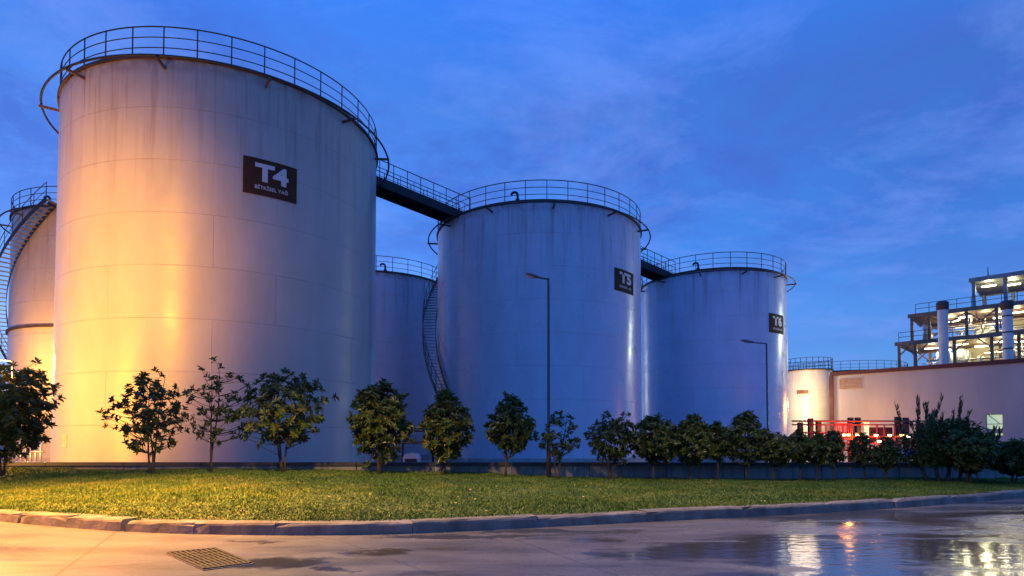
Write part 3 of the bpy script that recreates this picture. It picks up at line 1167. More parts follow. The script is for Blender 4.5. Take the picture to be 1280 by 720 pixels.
def tree(label, px, ytop, pxl, pxr, ybot, Y, ybase, seed, ncl, nst=1, leafL=0.17, nl=11, hollow=0.55, lift=0.2, spread=0.25, group='small trees along the low wall',
         shape='ovate', bark='trunk', ground=None):
    """px: trunk pixel, crown between pxl..pxr and ytop..ybot in the photo, standing Y metres away"""
    r = random.Random(seed)
    ncl = int(ncl * 1.7)
    leafL *= r.uniform(0.85, 1.15)
    hollow *= r.uniform(0.8, 1.2)
    base = at(px, ybase, Y)
    zg = ground if ground is not None else float(lawn_z(base.x, Y)) - 0.04
    base.z = zg
    H = at(px, ytop, Y).z - zg
    zb = at(px, ybot, Y).z - zg
    hw = (pxr - pxl) / 2 / F * Y * (1.1 if group == G2 else 1.0)
    cxo = ((pxl + pxr) / 2 - px) / F * Y + r.uniform(-0.05, 0.05)
    root = thing('tree', label, 'tree', base, 0, group)
    tk = MB()
    cz, hz = (H + zb) / 2, (H - zb) / 2
    # stems
    stems = []
    for s in range(nst):
        a = 2 * PI * (s + r.random() * 0.6) / nst
        sp = spread * hw * (0 if nst == 1 else 1)
        top = Vector((cxo * 0.6 + math.cos(a) * sp * 1.3, math.sin(a) * sp * 1.2, H * r.uniform(0.72, 0.93) if s else H * 0.93))
        pts = []
        nn = 9
        j1, j2 = r.uniform(-0.05, 0.05), r.uniform(-0.05, 0.05)
        for i in range(nn):
            t = i / (nn - 1)
            p_ = Vector((math.cos(a) * 0.03 * (nst > 1), math.sin(a) * 0.03 * (nst > 1), -0.05)).lerp(top, t)
            bow = -0.35 * math.sin(t * PI)
            p_ += Vector((math.cos(a) * bow * sp * 0.5 + j1 * math.sin(t * 7), math.sin(a) * bow * sp * 0.5 + j2 * math.sin(t * 6 + 1), 0))
            pts.append(p_)
        r0 = (0.028 + 0.016 * H / 3) * (1.0 if nst == 1 else 0.72)
        tk.tube(pts, [r0 * (1 - 0.8 * i / (nn - 1)) * (1.35 if i == 0 else 1) for i in range(nn)], 7)
        stems.append(pts)
    lv = Leaves()
    cl = []
    lob = [(Vector((r.gauss(0, 1), r.gauss(0, 1), r.gauss(0, 1))).normalized(), r.uniform(-0.28, 0.30)) for _ in range(9)]
    tries = 0
    while len(cl) < ncl and tries < ncl * 60:
        tries += 1
        d = Vector((r.gauss(0, 1), r.gauss(0, 1), r.gauss(0, 1))).normalized()
        rad = r.random() ** 0.42
        if r.random() < 0.06: rad *= 1.16
        if rad < hollow and r.random() < 0.65: continue
        bump = 1.0
        for q, amp in lob:
            c_ = d.dot(q)
            if c_ > 0.55: bump += amp * (c_ - 0.55) / 0.45
        t = (d.z * rad + 1) / 2
        if shape == 'ovate':
            wprof = 1.0 if t < 0.45 else 1.0 - 0.55 * ((t - 0.45) / 0.55) ** 1.4
            if t < 0.25: wprof *= 0.75 + t
        elif shape == 'round':
            wprof = 1.0
        else:   # vase: wide at the top
            wprof = 0.45 + 0.6 * min(1, t * 1.6)
        p_ = Vector((cxo + d.x * rad * hw * bump * wprof, d.y * rad * hw * 0.9 * bump * wprof, cz + d.z * rad * hz * min(1.0, 0.9 + 0.1 * bump)))
        if any((p_ - q).length < 0.05 for q in cl[-40:]): continue
        cl.append(p_)
    for p_ in cl:
        # twig from the nearest lower stem point
        best, bd = None, 1e9
        for st in stems:
            for q in st:
                if q.z < p_.z - 0.08:
                    dd = (q - p_).length + 0.5 * max(0, p_.z - q.z - 1.1) + (0.15 if q.z < zb * 0.6 else 0)
                    if dd < bd: best, bd = q, dd
        if best is None: best = min((q for st in stems for q in st), key=lambda q: (q - p_).length)
        m_ = best.lerp(p_, 0.55) + Vector((0, 0, -0.06 * (p_ - best).length)) + Vector((r.gauss(0, .02), r.gauss(0, .02), 0))
        rr = 0.006 + 0.006 * min(1.0, (p_ - best).length)
        tk.tube([best, m_, p_], [rr, rr * 0.75, rr * 0.4], 5, cap=False)
        outd = Vector((p_.x - cxo, p_.y, (p_.z - cz) * 0.7))
        outd = outd.normalized() if outd.length > 0.01 else Vector((0, 0, 1))
        axis = (outd * 0.8 + Vector((r.gauss(0, .35), r.gauss(0, .35), 0.55 + r.gauss(0, .3)))).normalized()
        e1 = axis.orthogonal().normalized(); e2 = axis.cross(e1)
        k = nl + r.randint(-2, 2)
        for q in range(k):
            th = 2.4 * q + r.uniform(-0.3, 0.3)
            op = r.uniform(0.65, 1.45)
            d = (axis * math.cos(op) + (e1 * math.cos(th) + e2 * math.sin(th)) * math.sin(op)).normalized()
            st_ = p_ - axis * r.uniform(0, 0.10)
            lv.leaf(st_, d, axis, leafL * r.uniform(0.7, 1.15), leafL * r.uniform(0.33, 0.46))
    tk.build('trunk', M[bark], root)
    lv.build('crown', root)
    return root


G2 = 'dark trees in the hedge-like row'
# label, trunk px, top, left, right, crown bottom, Y, base px
tree('large bushy tree cut off by the left edge, warm lit behind', 3, 452, -58, 70, 572, 17.6, 590, 101, 300, 2, leafL=0.17, shape='round', spread=0.2)
tree('airy multi-stemmed tree against the brightest orange of the T4 tank', 190, 459, 141, 236, 572, 17.8, 588, 102, 120, 3, leafL=0.16, spread=0.25, hollow=0.3)
tree('sparse thin tree with bare lower branches, before the T4 tank', 264, 452, 232, 309, 560, 17.9, 590, 103, 56, 2, leafL=0.13, nl=8, spread=0.15, shape='round', hollow=0.6)
tree('tree with dense top, bare forked stems and one low branch reaching left', 354, 458, 294, 405, 562, 18.0, 590, 104, 130, 3, leafL=0.16, spread=0.28, shape='round', hollow=0.4)
tree('dense dark tree just right of the T4 tank edge', 475, 473, 435, 509, 578, 18.1, 590, 105, 210, 2, leafL=0.16, hollow=0.5)
tree('broad conical dark tree under the spiral stair of the rear tank', 554, 486, 521, 594, 578, 18.2, 591, 106, 200, 2, leafL=0.16)
tree('compact oval tree left of the tall grey lamp post', 632, 492, 603, 668, 568, 18.3, 593, 107, 190, 1, leafL=0.15)
tree('small airy tree right behind the tall grey lamp post', 698, 513, 668, 727, 576, 18.5, 592, 108, 40, 2, leafL=0.15, hollow=0.55, shape='round', spread=0.4)
tree('tree at the left end of the dark hedge-like row', 762, 516, 735, 796, 580, 18.4, 597, 109, 156, 3, leafL=0.125, group=G2, shape='round', spread=0.4)
tree('second tree of the dark row, trunk clear of the wall below the T5 sign', 816, 520, 788, 848, 580, 18.4, 597, 110, 195, 1, leafL=0.125, group=G2, shape='round')
tree('taller pointed tree of the dark row, left of centre of the T6 tank', 862, 515, 836, 890, 580, 18.4, 597, 111, 195, 1, leafL=0.125, group=G2)
tree('small slim tree filling the gap in the dark row', 896, 525, 876, 915, 578, 18.6, 597, 112, 104, 1, leafL=0.125, group=G2)
tree('tallest tree of the dark row, left of the unlit dark lamp post', 932, 512, 904, 962, 580, 18.4, 597, 113, 214, 1, leafL=0.125, group=G2)
tree('low tree at the foot of the unlit dark lamp post', 965, 540, 943, 992, 582, 18.4, 597, 114, 143, 2, leafL=0.125, group=G2, shape='round')
tree('small tree in front of the slim cream tank', 1000, 537, 984, 1018, 580, 18.4, 597, 115, 97, 1, leafL=0.125, group=G2)
tree('small tree below the cream tank and warehouse corner', 1021, 541, 1008, 1036, 582, 18.4, 597, 116, 78, 1, leafL=0.125, group=G2)
tree('slim tree in front of the red fence panels', 1042, 536, 1028, 1058, 582, 18.4, 597, 117, 84, 1, leafL=0.125, group=G2)
tree('thin spindly tree before the red pipe rack', 1080, 540, 1062, 1094, 584, 18.6, 598, 118, 44, 2, leafL=0.125, hollow=0.4, group=G2)
tree('sparse tree leaning beside the blue canopy', 1106, 548, 1090, 1126, 588, 18.3, 599, 119, 57, 2, leafL=0.125, group=G2)


# tall plumed shrubs on the right: upright shoots from a leafy mass
def plume_tree(label, px, pxl, pxr, ytop, ybot, Y, ybase, seed, nsh, stems_px, group=None):
    r = random.Random(seed)
    base = at(px, ybase, Y); base.z = float(lawn_z(base.x, Y)) - 0.04
    root = thing('tree', label, 'tree', base, 0, group)
    tk, lv = MB(), Leaves()
    zc = at(px, ybot, Y).z - base.z
    xl, xr = (pxl - px) / F * Y, (pxr - px) / F * Y
    H = at(px, ytop, Y).z - base.z
    for sp in stems_px:
        x0 = (sp - px) / F * Y
        pts = [Vector((x0 * 0.75, 0, -0.05)), Vector((x0 * 0.85 + r.uniform(-.1, .1), r.uniform(-.1, .1), zc * 0.6)), Vector((x0 + r.uniform(-.2, .2), r.uniform(-.3, .3), zc * 1.15)),
               Vector((x0 + r.uniform(-.3, .3), r.uniform(-.3, .3), zc * 1.9))]
        tk.tube(pts, [0.06, 0.05, 0.04, 0.02], 7)
        for q in range(3):
            e = pts[2] + Vector((r.uniform(-.5, .5), r.uniform(-.4, .4), r.uniform(.1, .6)))
            tk.tube([pts[1].lerp(pts[2], r.random()), e], [0.03, 0.012], 5, cap=False)
    for k in range(nsh):
        x0 = xl + (xr - xl) * (k + r.random() * 0.9) / nsh
        t = (x0 - xl) / (xr - xl)
        env = (0.72 + 0.28 * math.sin(PI * min(1, t * 1.25 + 0.12))) * r.uniform(0.72, 1.0)
        if t > 0.72: env *= 0.85
        h = H * env
        y0 = r.uniform(-0.6, 0.6)
        bow = r.uniform(0.05, 0.42) * (1 if r.random() < 0.75 else -0.6)
        pts = []
        for i in range(9):
            u_ = i / 8
            pts.append(Vector((x0 * 0.92 + 0.08 * x0 * u_ + bow * u_ * u_ - 0.05, y0, zc * 0.8 + (h - zc * 0.8) * u_)))
        tk.tube(pts, [0.016 * (1 - 0.8 * i / 8) for i in range(9)], 5, cap=False)
        for i in range(130):
            u_ = r.random() ** 0.9
            j = min(7, int(u_ * 8)); p_ = pts[j].lerp(pts[j + 1], u_ * 8 - j)
            a = r.uniform(0, 2 * PI)
            rad = 0.055 * (1.15 - u_)
            d = Vector((math.cos(a) * 0.45 + 0.12, math.sin(a) * 0.45, 1.0)).normalized()
            lv.leaf(p_ + Vector((math.cos(a), math.sin(a), 0)) * rad * r.random(), d, Vector((math.cos(a), math.sin(a), .2)), r.uniform(.10, .18), r.uniform(.014, .026))
    # leafy body
    for k in range(nsh * 170):
        x0 = r.uniform(xl, xr); t = (x0 - xl) / (xr - xl)
        zz = r.uniform(zc * 0.8, zc + (H - zc) * 0.58 * (0.55 + 0.45 * math.sin(PI * t)))
        y0 = r.uniform(-.6, .6)
        a = r.uniform(0, 2 * PI)
        d = Vector((math.cos(a), math.sin(a), r.uniform(-0.2, 1.1))).normalized()
        lv.leaf(Vector((x0, y0, zz)), d, Vector((0, 0, 1)), r.uniform(.10, .19), r.uniform(.028, .055))
    tk.build('trunk', M['trunk_pale'], root)
    lv.build('crown', root)


G3 = 'shrubby trees in front of the warehouse'
plume_tree('tall dark shrub with upright plume-like shoots before the warehouse', 1180, 1142, 1234, 488, 578, 18.0, 600, 131, 30, (1153, 1172, 1184, 1205), G3)
tree('rounded dark bush right of the plume-shooted shrub', 1214, 538, 1182, 1240, 590, 17.2, 601, 132, 260, 3, leafL=0.13, group=G3, shape='round', ground=None)
tree('wide dark tree below the lit warehouse window at the right edge', 1266, 549, 1230, 1322, 592, 17.4, 600, 133, 330, 3, leafL=0.13, group=G3, shape='round')

# ------------------------------------------------------------------ warehouse on the right
m, nt, b = new_mat('warehouse_cladding')
tc = N(nt, 'ShaderNodeTexCoord')
f = noise(nt, scaled(nt, tc.outputs['Object'], (0.4, 0.4, 0.15)), 1.2, 5)
c = ramp(nt, f, [(0.3, (0.29, 0.28, 0.285, 1)), (0.7, (0.37, 0.355, 0.36, 1))])
nt.links.new(c, b.inputs['Base Color'])
b.inputs['Roughness'].default_value = 0.5
wv = N(nt, 'ShaderNodeTexWave'); wv.inputs['Scale'].default_value = 1.6
nt.links.new(tc.outputs['UV'], wv.inputs['Vector'])
bn = N(nt, 'ShaderNodeBump'); bn.inputs['Strength'].default_value = 0.10; bn.inputs['Distance'].default_value = 0.03
nt.links.new(wv.outputs['Fac'], bn.inputs['Height'])
nt.links.new(bn.outputs[0], b.inputs['Normal'])
M['cladding'] = m
wA = at(1040, 467, 56.0); WH = wA.z
wB = at(1280, 455, 46.6)
wd_ = Vector((wB.x - wA.x, wB.y - wA.y, 0)); WL = wd_.length + 9; wd_.normalize()
wn = Vector((wd_.y, -wd_.x, 0))           # facing the road
if wn.y > 0: wn = -wn
wrz = math.atan2(wd_.y, wd_.x)
wh = thing('warehouse', 'pale clad warehouse with dark red roof trim at the right', 'warehouse', (wA.x, wA.y, 0), wrz)
# local frame: x along the facade, -y out of the facade
def wpx(px):
    """distance along the facade of a photo column"""
    k = (px - CX) / F
    # depth factor with pitch is negligible for this
    return (k * wA.y - wA.x) / (wd_.x - k * wd_.y)


def wz(px, py):
    s = wpx(px)
    return at(px, py, wA.y + wd_.y * s).z


win = [(1233, 1254, 518, 545), (1076.5, 1087, 527, 556), (1147, 1152.5, 526, 552)]
holes = sorted([(wpx(a), wpx(b_), wz(a, d), wz(a, c)) for a, b_, c, d in win])
mb = MB()
# facade as strips round the openings
xs2 = 0.0
def quad(mb, x0, x1, z0, z1, y=0.0):
    mb.add([(x0, y, z0), (x1, y, z0), (x1, y, z1), (x0, y, z1)], [(0, 1, 2, 3)], uvs=[((x0, z0), (x1, z0), (x1, z1), (x0, z1))])
for (x0, x1, z0, z1) in holes:
    quad(mb, xs2, x0, 0, WH); quad(mb, x0, x1, 0, z0); quad(mb, x0, x1, z1, WH)
    for (p0, p1) in (((x0, z0), (x0, z1)), ((x1, z1), (x1, z0)), ((x0, z1), (x1, z1)), ((x1, z0), (x0, z0))):
        mb.add([(p0[0], 0, p0[1]), (p0[0], 0.25, p0[1]), (p1[0], 0.25, p1[1]), (p1[0], 0, p1[1])], [(0, 1, 2, 3)])
    xs2 = x1
quad(mb, xs2, WL, 0, WH)
D = 9.0
mb.add([(0, 0, 0), (0, D, 0), (0, D, WH), (0, 0, WH)], [(0, 3, 2, 1)])
mb.add([(WL, 0, 0), (WL, D, 0), (WL, D, WH), (WL, 0, WH)], [(0, 1, 2, 3)])
mb.add([(0, D, 0), (WL, D, 0), (WL, D, WH), (0, D, WH)], [(0, 3, 2, 1)])
mb.build('wall', M['cladding'], wh)
mb = MB()
mb.add([(-0.05, -0.05, WH - 0.02), (WL, -0.05, WH - 0.02), (WL, D, WH - 0.02), (-0.05, D, WH - 0.02)], [(0, 1, 2, 3)])
mb.build('roof', M['roofing'], wh)
mb = MB()
mb.bar((-0.14, -0.06, WH - 0.05), (WL, -0.06, WH - 0.05), 0.12, 0.34)
mb.bar((-0.06, -0.06, 0), (-0.06, -0.06, WH - 0.224), 0.14, 0.34)
mb.bar((-0.06, 0.12, WH - 0.05), (-0.06, D, WH - 0.05), 0.12, 0.34)
mb.build('roof_trim', M['redtrim'], wh)
for (x0, x1, z0, z1) in holes:
    fr = MB()
    for a_, b_ in (((x0, 0.2, z0), (x0, 0.2, z1)), ((x1, 0.2, z0), (x1, 0.2, z1)), ((x0, .2, z0), (x1, .2, z0)), ((x0, .2, z1), (x1, .2, z1))):
        fr.bar(a_, b_, 0.07, 0.07)
    if x1 - x0 > 1.0:
        fr.bar((x0, .2, z0 + (z1 - z0) * .55), (x1, .2, z0 + (z1 - z0) * .55), 0.05, 0.05)
        fr.bar((x0 + 0.1, .2, z1), (x0 + (x1 - x0) * .8, .2, z0 + (z1 - z0) * .55), 0.05, 0.05)
        fr.bar((x0, .2, z0 + (z1 - z0) * .22), (x1, .2, z0 + (z1 - z0) * .22), 0.16, 0.35)
    wf = fr.build('window', M['framegrey'], wh)
    pn = MB()
    quad(pn, x0, x1, z0, z1, 0.252)
    pn.build('pane', E_WIN, wf)
# unreadable lettering high on the wall, stood in for by plain bars
x0, x1 = wpx(1050), wpx(1078.5)
z1, z0 = wz(1050, 473.5), wz(1050, 487)
mb = MB()
nvb = 15
for k in range(nvb):
    t = (k + 0.5) / nvb
    mb.box((x0 + (x1 - x0) * t, -0.03, z0 + (z1 - z0) * (0.66 + 0.02 * ((k * 7) % 3))), ((x1 - x0) / nvb * 0.55, 0.04, (z1 - z0) * 0.55))
for q in (0.06, 0.17, 0.28):
    mb.box(((x0 + x1) / 2, -0.03, z0 + (z1 - z0) * q), ((x1 - x0), 0.04, (z1 - z0) * 0.07))
mb.build('unread_lettering', M['wall_lettering'], wh)

# ------------------------------------------------------------------ open steel process structure above the warehouse
SY = 66.0
sA = at(1124, 430, SY)
dS = wd_
stt = thing('process_structure', 'open brown steel frame building with bright work lights, above the warehouse', 'process building', (sA.x, sA.y, 0), wrz)


def spx(px):
    k = (px - CX) / F
    return (k * sA.y - sA.x) / (dS.x - k * dS.y)


def sz(px, py):
    s = spx(px)
    return at(px, py, sA.y + dS.y * s).z


SD = 8.0
X_end = spx(1280) + 8
z_deck = sz(1124, 430); z_mid = sz(1143, 395); z_top = sz(1222, 350)
x_l, x_m, x_t = 0.0, spx(1143), spx(1222)
cols_l = [x_l, spx(1147), spx(1196), spx(1243), spx(1277), X_end]
for y in (0.0, SD):
    for x in cols_l:
        MB().bar((x, y, 0), (x, y, z_deck - 0.2), 0.28, 0.28).build('column', M['frame'], stt)
    for x in [x_m, spx(1165), spx(1212), spx(1250), X_end]:
        MB().bar((x, y, z_deck + 0.2), (x, y, z_mid - 0.2), 0.26, 0.26).build('column', M['frame'], stt)
    for x in [x_t, spx(1262), X_end]:
        MB().bar((x, y, z_mid + 0.2), (x, y, z_top - 0.25), 0.3, 0.3).build('column', M['framegrey'], stt)
for nm, xx, zz, mat in (('deck', x_l - 0.35, z_deck, 'frame'), ('deck', x_m - 0.3, z_mid, 'frame'), ('roof', x_t - 0.35, z_top, 'framegrey')):
    mb = MB()
    mb.box(((xx + X_end) / 2, SD / 2, zz), (X_end - xx, SD + 0.7, 0.22))
    for y in (-0.36, SD + 0.36):
        mb.bar((xx, y, zz - 0.06), (X_end, y, zz - 0.06), 0.06, 0.42)
    mb.build(nm, M[mat], stt)
def brace(a, b_):
    MB().bar(a, b_, 0.12).build('brace', M['frame'], stt)


for y in (0.0, SD):
    for a_, b_ in ((x_m, spx(1165)), (spx(1165), spx(1212)), (spx(1212), spx(1250))):
        brace((a_, y, z_mid - 0.3), (a_ * .5 + b_ * .5, y, z_deck + 1.6))
        brace((b_, y, z_mid - 0.3), (a_ * .5 + b_ * .5, y, z_deck + 1.6))
    for a_, b_ in zip(cols_l[:-2], cols_l[1:-1]):
        brace((a_, y, z_deck - 1.3), (a_ + 1.1, y, z_deck - 0.25))
        brace((b_, y, z_deck - 1.3), (b_ - 1.1, y, z_deck - 0.25))
rl = MB()
for zz, xx in ((z_deck, x_l), (z_mid, x_m + 0.4)):
    for y in (-0.2, SD + 0.2):
        for h in (0.55, 1.05):
            rl.tube([(xx, y, zz + 0.12 + h), (X_end, y, zz + 0.12 + h)], 0.03, 5)
        x = xx
        while x < X_end:
            rl.tube([(x, y, zz + 0.1), (x, y, zz + 1.15)], 0.03, 5); x += 1.2
rl.build('railing', M['rail'], stt)
rr = random.Random(5)
for k in range(24):
    x = rr.uniform(x_m + 0.6, X_end - 1.0); y = rr.uniform(2.2, SD - 1.2)
    zz = z_deck - 3.2 if k % 2 else z_deck + 0.12
    rad = rr.uniform(0.3, 0.65); h = rr.uniform(1.2, 2.4)
    MB().lathe([(0.02, zz), (rad, zz + 0.1), (rad, zz + h), (rad * 0.6, zz + h + 0.2), (0.02, zz + h + 0.25)], 16, c=(x, y)).build('vessel', M['vessel'], stt)
for k in range(75):
    x = rr.uniform(x_l + 0.8, X_end - 1.5); y = rr.uniform(0.6, SD - 1)
    lev = rr.choice([z_deck - 3.0, z_deck - 2.0, z_deck - 1.2, z_deck + 0.6, z_deck + 1.6, z_deck + 2.3])
    L_ = rr.uniform(1.5, 4)
    pts = [(x, y, lev), (x + L_, y, lev), (x + L_, y, lev + rr.choice([-0.9, 0.9]))]
    MB().tube(pts, rr.uniform(0.05, 0.11), 7).build('pipe', M['flue'] if k % 3 else M['frame'], stt)
# light fittings, hung under each deck
li = []
for px, py, lev, dy in ((1160, 0, z_deck, 3), (1200, 0, z_deck, 2), (1222, 0, z_deck, 5), (1252, 0, z_deck, 2.5), (1272, 0, z_deck, 4), (1185, 0, z_mid, 4),
                        (1205, 0, z_mid, 2), (1232, 0, z_mid, 3), (1248, 0, z_mid, 5), (1272, 0, z_mid, 3), (1238, 0, z_top, 2), (1268, 0, z_top, 3), (1176, 0, z_deck, 5.5)):
    x = spx(px)
    c = Vector((x, dy, lev - 0.42))
    fx = MB().box((c.x, c.y, c.z + 0.1), (1.3, 0.34, 0.12)).build('light_fitting', M['framegrey'], stt)
    MB().box((c.x, c.y, c.z), (1.2, 0.30, 0.08)).build('tube', E_WHITE, fx)
    li.append(c)
R_ = Matrix.Rotation(wrz, 4, 'Z')
for i, c in enumerate(li):
    p_ = Vector((sA.x, sA.y, 0)) + (R_ @ c)
    lamp('work_light', p_ - Vector((0, 0, 0.25)), 42, (1.0, 0.92, 0.52) if i % 3 else (1.0, 0.85, 0.55), 0.25)
for x0, x1, z0, z1 in ((spx(1196), spx(1243), z_deck - 3.4, z_deck - 0.2), (spx(1250), X_end, z_deck + 0.2, z_mid - 0.3), (spx(1212), spx(1232), z_deck + 0.2, z_deck + 1.9),
                       (spx(1243), X_end, z_deck - 3.4, z_deck - 0.2), (spx(1254), X_end, z_mid + 0.2, z_mid + 1.5)):
    MB().box(((x0 + x1) / 2, SD - 0.5, (z0 + z1) / 2), (x1 - x0 - 0.3, 0.08, z1 - z0)).build('wall_panel', M['panel'], stt)
# antenna on the top roof
ax = spx(1239)
MB().tube([(ax, 1, z_top + 0.1), (ax, 1, sz(1239, 331))], [0.07, 0.03], 6).build('antenna', M['rail'], stt)


def flue(label, px, ytop, Y, banded=True):
    base = at(px, 500, Y); base.z = WH - 0.1
    top = at(px, ytop, Y).z - base.z
    r0 = 5.6 / F * Y
    root = thing('flue_stack', label, 'chimney', base, 0, 'metal flue stacks on the warehouse roof')
    MB().lathe([(r0, 0), (r0, top - 0.75)], 24).build('pipe', M['flue'], root)
    MB().lathe([(r0 * 1.05, top - 0.75), (r0 * 1.2, top - 0.70), (r0 * 1.22, top - 0.1), (r0 * 0.9, top), (0.05, top + 0.05)], 24).build('cap', M['fluecap'], root)
    b_ = MB()
    for q in ((0.25, 0.5, 0.75) if banded else (0.04,)):
        b_.lathe([(r0 * 1.002, top * q), (r0 * 1.04, top * q + 0.02), (r0 * 1.04, top * q + 0.1), (r0 * 1.002, top * q + 0.12)], 24)
    b_.build('band', M['rail'], root)


flue('shiny metal flue stack, clear against the sky and frame, left of the pair', 1181, 377, 52.5, False)
flue('metal flue stack with dark bands, nearer the right edge', 1262, 376, 49.5)

# ------------------------------------------------------------------ red lit pipe rack behind the hedge-like row
RY = 38.0
rk = thing('pipe_rack', 'red pipe rack with dark posts lit red and orange in front of the warehouse', 'pipe rack', (at(1060, 570, RY).x, RY, 0))
rx0 = at(1060, 570, RY).x
def rxp(px, py=540, dy=0): p_ = at(px, py, RY + dy); return Vector((p_.x - rx0, dy, p_.z))
for px, hpx in ((1013, 523), (1023, 527), (1063, 522), (1072, 522), (1122, 521), (1132, 522), (1000, 528), (1150, 528)):
    for dy in (0,):
        p_ = rxp(px, hpx)
        MB().box((p_.x, 0, p_.z / 2), (0.26, 0.26, p_.z)).build('post', M['blackpost'], rk)
mb = MB()
for px0, px1, py, rad in ((988, 1158, 526.5, 0.055), (988, 1158, 531, 0.045), (990, 1060, 541, 0.06), (1040, 1158, 546, 0.07), (1040, 1150, 554, 0.07), (1045, 1150, 562, 0.09)):
    a_, b_ = rxp(px0, py), rxp(px1, py)
    a_.y = b_.y = -0.2
    mb.tube([a_, b_], rad, 7)
for px in (1030, 1050, 1057, 1093, 1102, 1115, 1142):
    a_ = rxp(px, 531); a_.y = -0.25
    mb.tube([a_, (a_.x, -0.25, 0)], 0.05, 6)
mb.build('pipework', M['redpipe'], rk)
mb = MB()
p0, p1 = rxp(1040, 530), rxp(1060, 530)
for k in range(9):
    x = p0.x + (p1.x - p0.x) * k / 8
    mb.box((x, -0.45, p0.z - 0.5), (0.06, 0.04, 1.0))
mb.box(((p0.x + p1.x) / 2, -0.45, p0.z), (p1.x - p0.x, 0.06, 0.07))
mb.box(((p0.x + p1.x) / 2, -0.45, p0.z - 0.95), (p1.x - p0.x, 0.06, 0.07))
mb.build('barred_panel', M['redpipe'], rk)
mb = MB()
p0, p1 = rxp(1090, 534), rxp(1119, 534)
mb.box(((p0.x + p1.x) / 2, 0.3, p0.z - 0.45), (p1.x - p0.x, 0.05, 0.9))
mb.build('red_panel', M['redtrim'], rk)
for px, py in ((1046, 556), (1060, 566), (1068, 574), (1085, 570), (1098, 560), (1110, 552), (1106, 575)):
    vl = MB()
    c = rxp(px, py); c.y = -0.5
    pts = [c + Vector((0.17 * math.cos(t), 0, 0.17 * math.sin(t))) for t in np.linspace(0, 2 * PI, 13)[:-1]]
    vl.tube(pts, 0.03, 5, closed=True)
    vl.tube([c, c + Vector((0, 0.35, 0))], 0.05, 6)
    vl.bar(c + Vector((-.17, 0, 0)), c + Vector((.17, 0, 0)), 0.03); vl.bar(c + Vector((0, 0, -.17)), c + Vector((0, 0, .17)), 0.03)
    vl.build('valve_wheel', M['redpipe'], rk)
for i, (px, py) in enumerate(((1050, 543), (1056, 543), (1067, 543), (1090, 543.5), (1094, 551), (1107, 543.5), (1109, 552), (1122, 543.5), (1130, 545), (1105, 578), (1111, 578), (1148, 546))):
    c = rxp(px, py); c.y = -0.42
    bk = MB().box((c.x, c.y + 0.1, c.z + 0.06), (0.28, 0.16, 0.10)).build('bulkhead_light', M['blackpost'], rk)
    MB().lathe([(0.02, c.z - 0.11), (0.09, c.z - 0.09), (0.11, c.z + 0.01), (0.02, c.z + 0.012)], 12, c=(c.x, c.y)).build('bulb', E_WARM if i % 4 else E_WHITE, bk)
MB().box((rxp(1082, 540).x, 0.9, 1.3), (0.55, 0.5, 2.6)).build('cabinet', M['green'], rk)

cp = at(1134, 566, 30.0)
cn = thing('canopy', 'small blue roofed canopy beside the plume-shooted shrub', 'canopy', (cp.x, 30.0, 0))
zt = cp.z
mb = MB().box((0, 0, zt), (0.72, 1.0, 0.28), 0, 0.9)
mb.build('canopy_roof', M['canopy'], cn)
for sx_ in (-0.28, 0.28):
    for sy_ in (-0.35, 0.35):
        MB().box((sx_, sy_, (zt - 0.145) / 2), (0.05, 0.05, zt - 0.145)).build('post', M['pole'], cn)

# plant equipment seen between the T4 and T5 trees
pc = at(515, 570, 23.5)
pr = thing('pump_skid', 'white capped pump skid with dark pipes between the T4 and T5 tanks', 'pump', (pc.x, 23.5, 0))
mb = MB()
hh = at(515, 566, 23.5).z
prof = [(-0.30, 0), (-0.30, hh - 0.18), (-0.22, hh - 0.05), (0, hh), (0.22, hh - 0.05), (0.30, hh - 0.18), (0.30, 0)]
vs = [(x, -0.3, z) for x, z in prof] + [(x, 0.3, z) for x, z in prof]
mb.add(vs, [tuple(range(7)), tuple(range(13, 6, -1))] + [(i, i + 7, i + 8, i + 1) for i in range(6)])
mb.build('housing', M['white'], pr)
mb = MB().box((0, -0.303, hh * 0.42), (0.46, 0.02, hh * 0.7)); mb.build('door', M['blackpost'], pr)
mb = MB()
for py in (538, 553):
    z = at(515, py, 23.5).z
    mb.tube([(-0.45, 0.5, z), (0.75, 0.5, z)], 0.05, 8)
    mb.tube([(-0.45, 0.5, z), (-0.45, 0.5, 0)], 0.05, 8)
    mb.build('pipe', M['rail'], pr)
    mb = MB()
    mb.tube([(0.75, 0.5, z + 0.05), (0.75, 0.5, 0)], 0.05, 8)
    mb.build('pipe', M['rail'], pr)
    mb = MB()
# pipe stands beside the left tank
pc = at(38, 575, 26.0)
pm_ = thing('pipe_manifold', 'group of upright pipes at the foot of the left-edge tank', 'pipes', (pc.x, 26.0, 0))
mb = MB()
for k in range(5):
    x = -0.42 + 0.21 * k
    mb.tube([(x, 0, 0), (x, 0, 1.25), (x, 0.3, 1.4)], 0.055, 8)
for z in (0.5, 0.95):
    mb.tube([(-0.6, -0.05, z), (0.6, -0.05, z)], 0.04, 8)
mb.build('pipework', M['vessel'], pm_)

# ------------------------------------------------------------------ lamps that light the place, and added fill lights
SOD = (1.0, 0.43, 0.07)


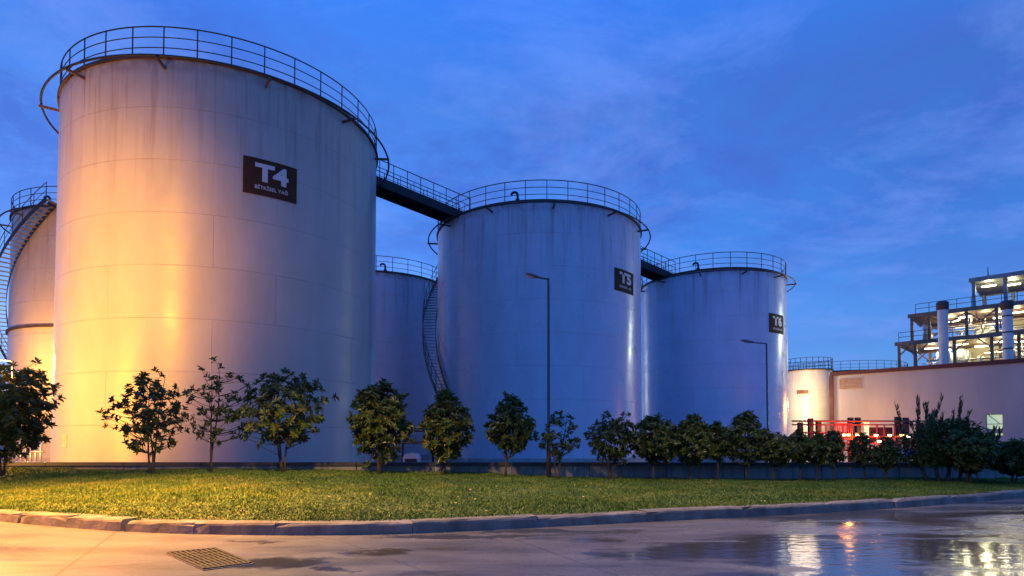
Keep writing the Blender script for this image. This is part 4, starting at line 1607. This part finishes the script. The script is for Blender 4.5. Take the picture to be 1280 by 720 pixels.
def spot_lamp(name, loc, power, col, cone=128, blend=0.5):
    l = bpy.data.lights.new(name, 'SPOT')
    l.energy = power
    l.color = col
    l.spot_size = math.radians(cone)
    l.spot_blend = blend
    l.shadow_soft_size = 0.15
    o = bpy.data.objects.new(name, l)
    COL.objects.link(o)
    o.location = loc
    return o


lamp('sodium_lamp_left', lp - Vector((0, 0, 0.25)), 900, SOD, 0.15)
rs = spot_lamp('sodium_lamp_roadside', (-15.5, 10.5, 8.2), 4600, (1.0, 0.41, 0.02), 82, 1.0)
rs.data.shadow_soft_size = 0.9
rs.rotation_euler = (Vector((-15.5, 10.5, 8.2)) - Vector((-18.2, 25.0, 7.6))).to_track_quat('Z', 'Y').to_euler()
lamp('added_fill_tank_base', (-18.6, 18.2, 2.6), 1250, (1.0, 0.41, 0.025), 0.9)  # second light added to brighten the lower left of the T4 tank
spot_lamp('added_fill_road_left', (-9.5, 9.8, 5.5), 4000, (1.0, 0.36, 0.025), 118)  # spot added to brighten the left paving; no lamp post here
spot_lamp('added_fill_lawn', (-4.5, 10.6, 6.0), 1200, (1.0, 0.58, 0.14), 138, 0.35)  # added spot for the lawn and middle paving, no lamp post here
spot_lamp('added_fill_right', (6.0, 12.4, 6.0), 420, (1.0, 0.66, 0.28), 128)  # added spot lifting lawn and wall on the right, no lamp post
lamp('rack_lamp_red', (at(1050, 545, 36.5).x, 36.6, 2.3), 48, (1.0, 0.20, 0.035), 0.2)
lamp('rack_lamp_orange', (at(1095, 560, 36.5).x, 36.6, 1.7), 70, (1.0, 0.26, 0.05), 0.2)
lamp('corner_lamp', at(1058, 512, 50.5), 330, (1.0, 0.42, 0.07), 1.0)
lamp('yard_lamp_cream', at(999, 505, 57.0), 480, (1.0, 0.70, 0.38), 0.3)
lamp('added_streak_light', at(998, 444, 56.0), 75, (1.0, 0.74, 0.42), 1.4)  # added light for a cream streak on the wet road; no mast
fl = spot_lamp('unseen_streak_flood', (36.0, 50.5, 12.2), 900, (0.90, 1.0, 0.80), 62, 0.35)  # unseen flood, set to give the white streaks on T5 and T6
fl.data.shadow_soft_size = 0.35
fl.rotation_euler = (Vector((36, 50.5, 12.2)) - Vector((12, 41, 5))).to_track_quat('Z', 'Y').to_euler()
